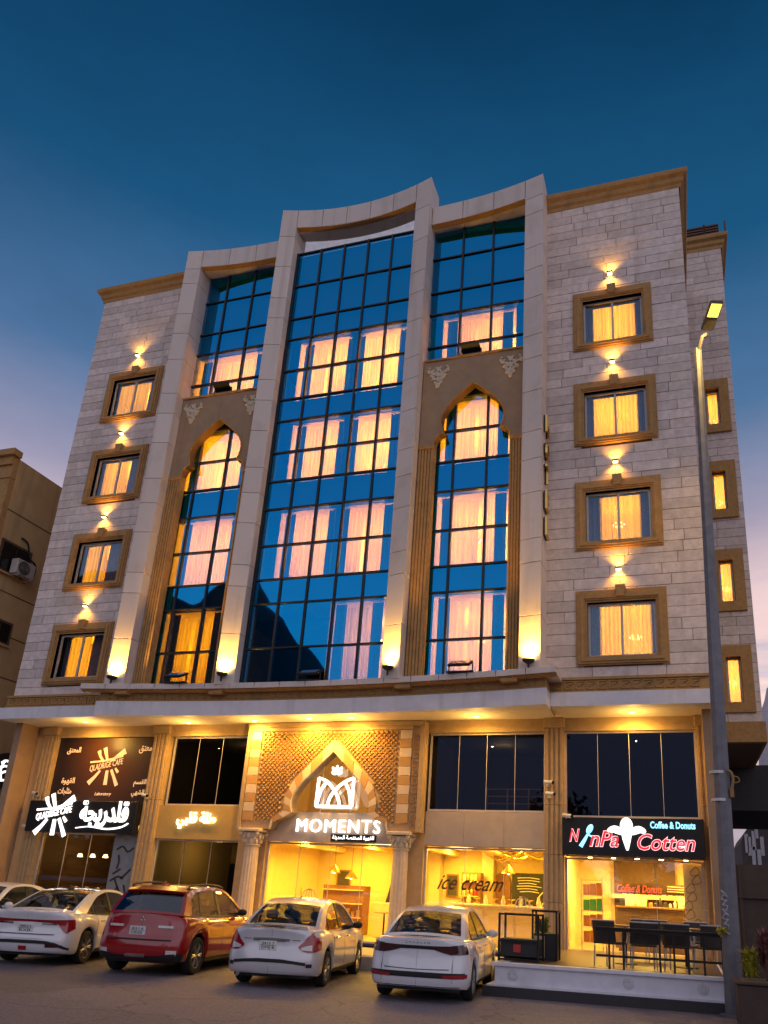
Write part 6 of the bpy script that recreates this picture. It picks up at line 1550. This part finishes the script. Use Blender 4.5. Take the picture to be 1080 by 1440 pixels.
def table(label, x, y, r_):
    t = thing('terrace_table', label, 'table', (x, y, ZTE), 0, 'terrace tables')
    MB().box(-r_, r_, -r_, r_, .70, .73, .008).build('table_top', M_wood, t); MB().tube([(0,0,.02),(0,0,.70)], .03, 8).build('stem', M_black, t); MB().lathe([(.22,0),(.22,.02),(.04,.035)], (0,0,0), 16).build('foot', M_black, t, True)
table('small square terrace table near the display case', at3(880, 1340, 17.0).x, 17.0, .32); table('small square terrace table near the street lamp', at3(965, 1340, 17.1).x, 17.1, .32)
for k in range(3):
    x = at3([905, 925, 985][k], 1330, 18.6).x; chair(['rattan armchair in the second terrace row by the coffee counter', 'rattan armchair in the second terrace row, middle', 'rattan armchair in the second terrace row by the pilaster'][k], x, 18.5, .2*k)
# display case and waste stand
dc = thing('display_case', 'black framed glass display case standing on the terrace corner', 'display case', (at3(735, 1350, 15.9).x-.05, 16.0, ZTE))
w, d_, h_ = .38, .28, .86
fr = []
for sx in (-1, 1):
    for sy in (-1, 1): MB().box(sx*w-.02, sx*w+.02, sy*d_-.02, sy*d_+.02, 0, h_).build('post', M_black, dc)
for z in (.03, .36, h_-.02):
    for sy in (-1, 1): MB().box(-w+.021, w-.021, sy*d_-.018, sy*d_+.018, z-.018, z+.018).build('cross_bar', M_black, dc)
MB().box(-w+.02, w-.02, -d_+.02, d_-.02, .08, .40, .01).build('drawer_box', M_blackm, dc); MB().box(-.1, .04, -d_-.0, -d_+.018, .16, .30).build('red_sticker', MATS['pack_red'], dc)
MB().box(-w+.022, w-.022, -d_+.004, -d_+.01, .43, h_-.05).build('glass', M_cglass, dc)
st = thing('side_stand', 'tall black framed stand beside the pilaster', 'stand', (at3(768, 1345, 16.6).x, 16.6, ZTE))
for sx in (-1, 1):
    for sy in (-1, 1): MB().box(sx*.24-.018, sx*.24+.018, sy*.2-.018, sy*.2+.018, 0, .92).build('post', M_black, st)
MB().box(-.26, .26, -.22, .22, .90, .94).build('top', M_black, st); MB().box(-.22, .22, -.18, .18, .0, .5).build('bin', M_blackm, st)
MB().box(-.22, .0, -.20, -.185, .05, .45).build('panel', MATS['pack_cream'], st)
# potted plant on the stand end
def leaves(m, c, n, spread, up, lw, rng, droop=.3):
    for k in range(n):
        a = rng.uniform(0, 6.283); r0 = rng.uniform(.02, spread*.4); b = Vector((c[0]+r0*math.cos(a), c[1]+r0*math.sin(a), c[2]+rng.uniform(0, up*.6)))
        l = rng.uniform(.5, 1)*spread; dv = Vector((math.cos(a)*l, math.sin(a)*l, rng.uniform(.2, 1)*up*.6)); sd_ = Vector((-math.sin(a), math.cos(a), 0))*lw*rng.uniform(.6,1.2)
        p1 = b+dv*.5+Vector((0,0,.05)); p2 = b+dv-Vector((0,0,droop*l*.5))
        m.add([b, p1+sd_, p1-sd_, p2], [(0,1,2),(1,3,2)])
rng = random.Random(6)
pt = thing('potted_plant', 'leafy green pot plant beside the pilaster on the terrace', 'plant', (at3(762, 1300, 17.4).x, 17.4, ZTE))
MB().lathe([(.12,0),(.16,.3),(.17,.32),(.14,.32)], (0,0,0), 16).build('pot', M_blackm, pt, True)
m = MB(); leaves(m, (0,0,.30), 120, .22, .5, .03, rng); m.build('foliage', mat('green_leaf', (.05,.10,.02), .5, var=.3, scale=5), pt)
# brown planter box with croton by the kerb, right
px_ = at3(1064, 1400, 13.9)
bx = thing('planter_box', 'brown rectangular planter box beside the street lamp', 'planter', (px_.x+.35, 14.25, 0))
MB().box(-.62, 1.3, -.4, .4, .013, .62, .012).build('box', M_brownwall, bx); MB().box(-.66, 1.34, -.44, .44, .621, .66, .008).build('rim', M_brownwall, bx); MB().box(-.55, 1.25, -.34, .34, .60, .67).build('soil', M_grout, bx)
cr_ = thing('croton_plant', 'reddish brown croton shrub growing in the brown planter box', 'plant', (px_.x+.42, 14.25, .67))
m = MB(); rng = random.Random(8)
for k in range(9): m.tube([(rng.uniform(-.25,.3), rng.uniform(-.2,.2), 0), (rng.uniform(-.3,.35), rng.uniform(-.2,.2), .35)], .012, 5)
m.build('stem', M_bark, cr_)
m = MB()
for k in range(9): leaves(m, (rng.uniform(-.25,.6), rng.uniform(-.2,.2), .1), 90, .17, .65, .028, rng, .25)
m.build('foliage', mat('croton_leaf', (.17,.06,.055), .5, var=.4, scale=8), cr_)
yl = thing('yellow_green_plant', 'small yellow green plant in the planter box beside the croton', 'plant', (px_.x-.05, 14.15, .67))
m = MB(); leaves(m, (0,0,0), 220, .18, .5, .018, rng, .3); m.build('foliage', mat('yellow_leaf', (.28,.26,.02), .5, var=.4, scale=8), yl)
fl = thing('tied_flowers', 'small yellow flower sprig tied to the street lamp pole', 'flowers', (PXB-.12, PYB-.15, 1.30))
m = MB(); leaves(m, (0,0,0), 30, .10, .1, .02, rng, .2)
for k in range(10): m.ball((rng.uniform(-.1,.08), rng.uniform(-.06,.04), rng.uniform(-.03,.08)), .022, 7, 5)
m.build('blossom', MATS['yellow_leaf'], fl)
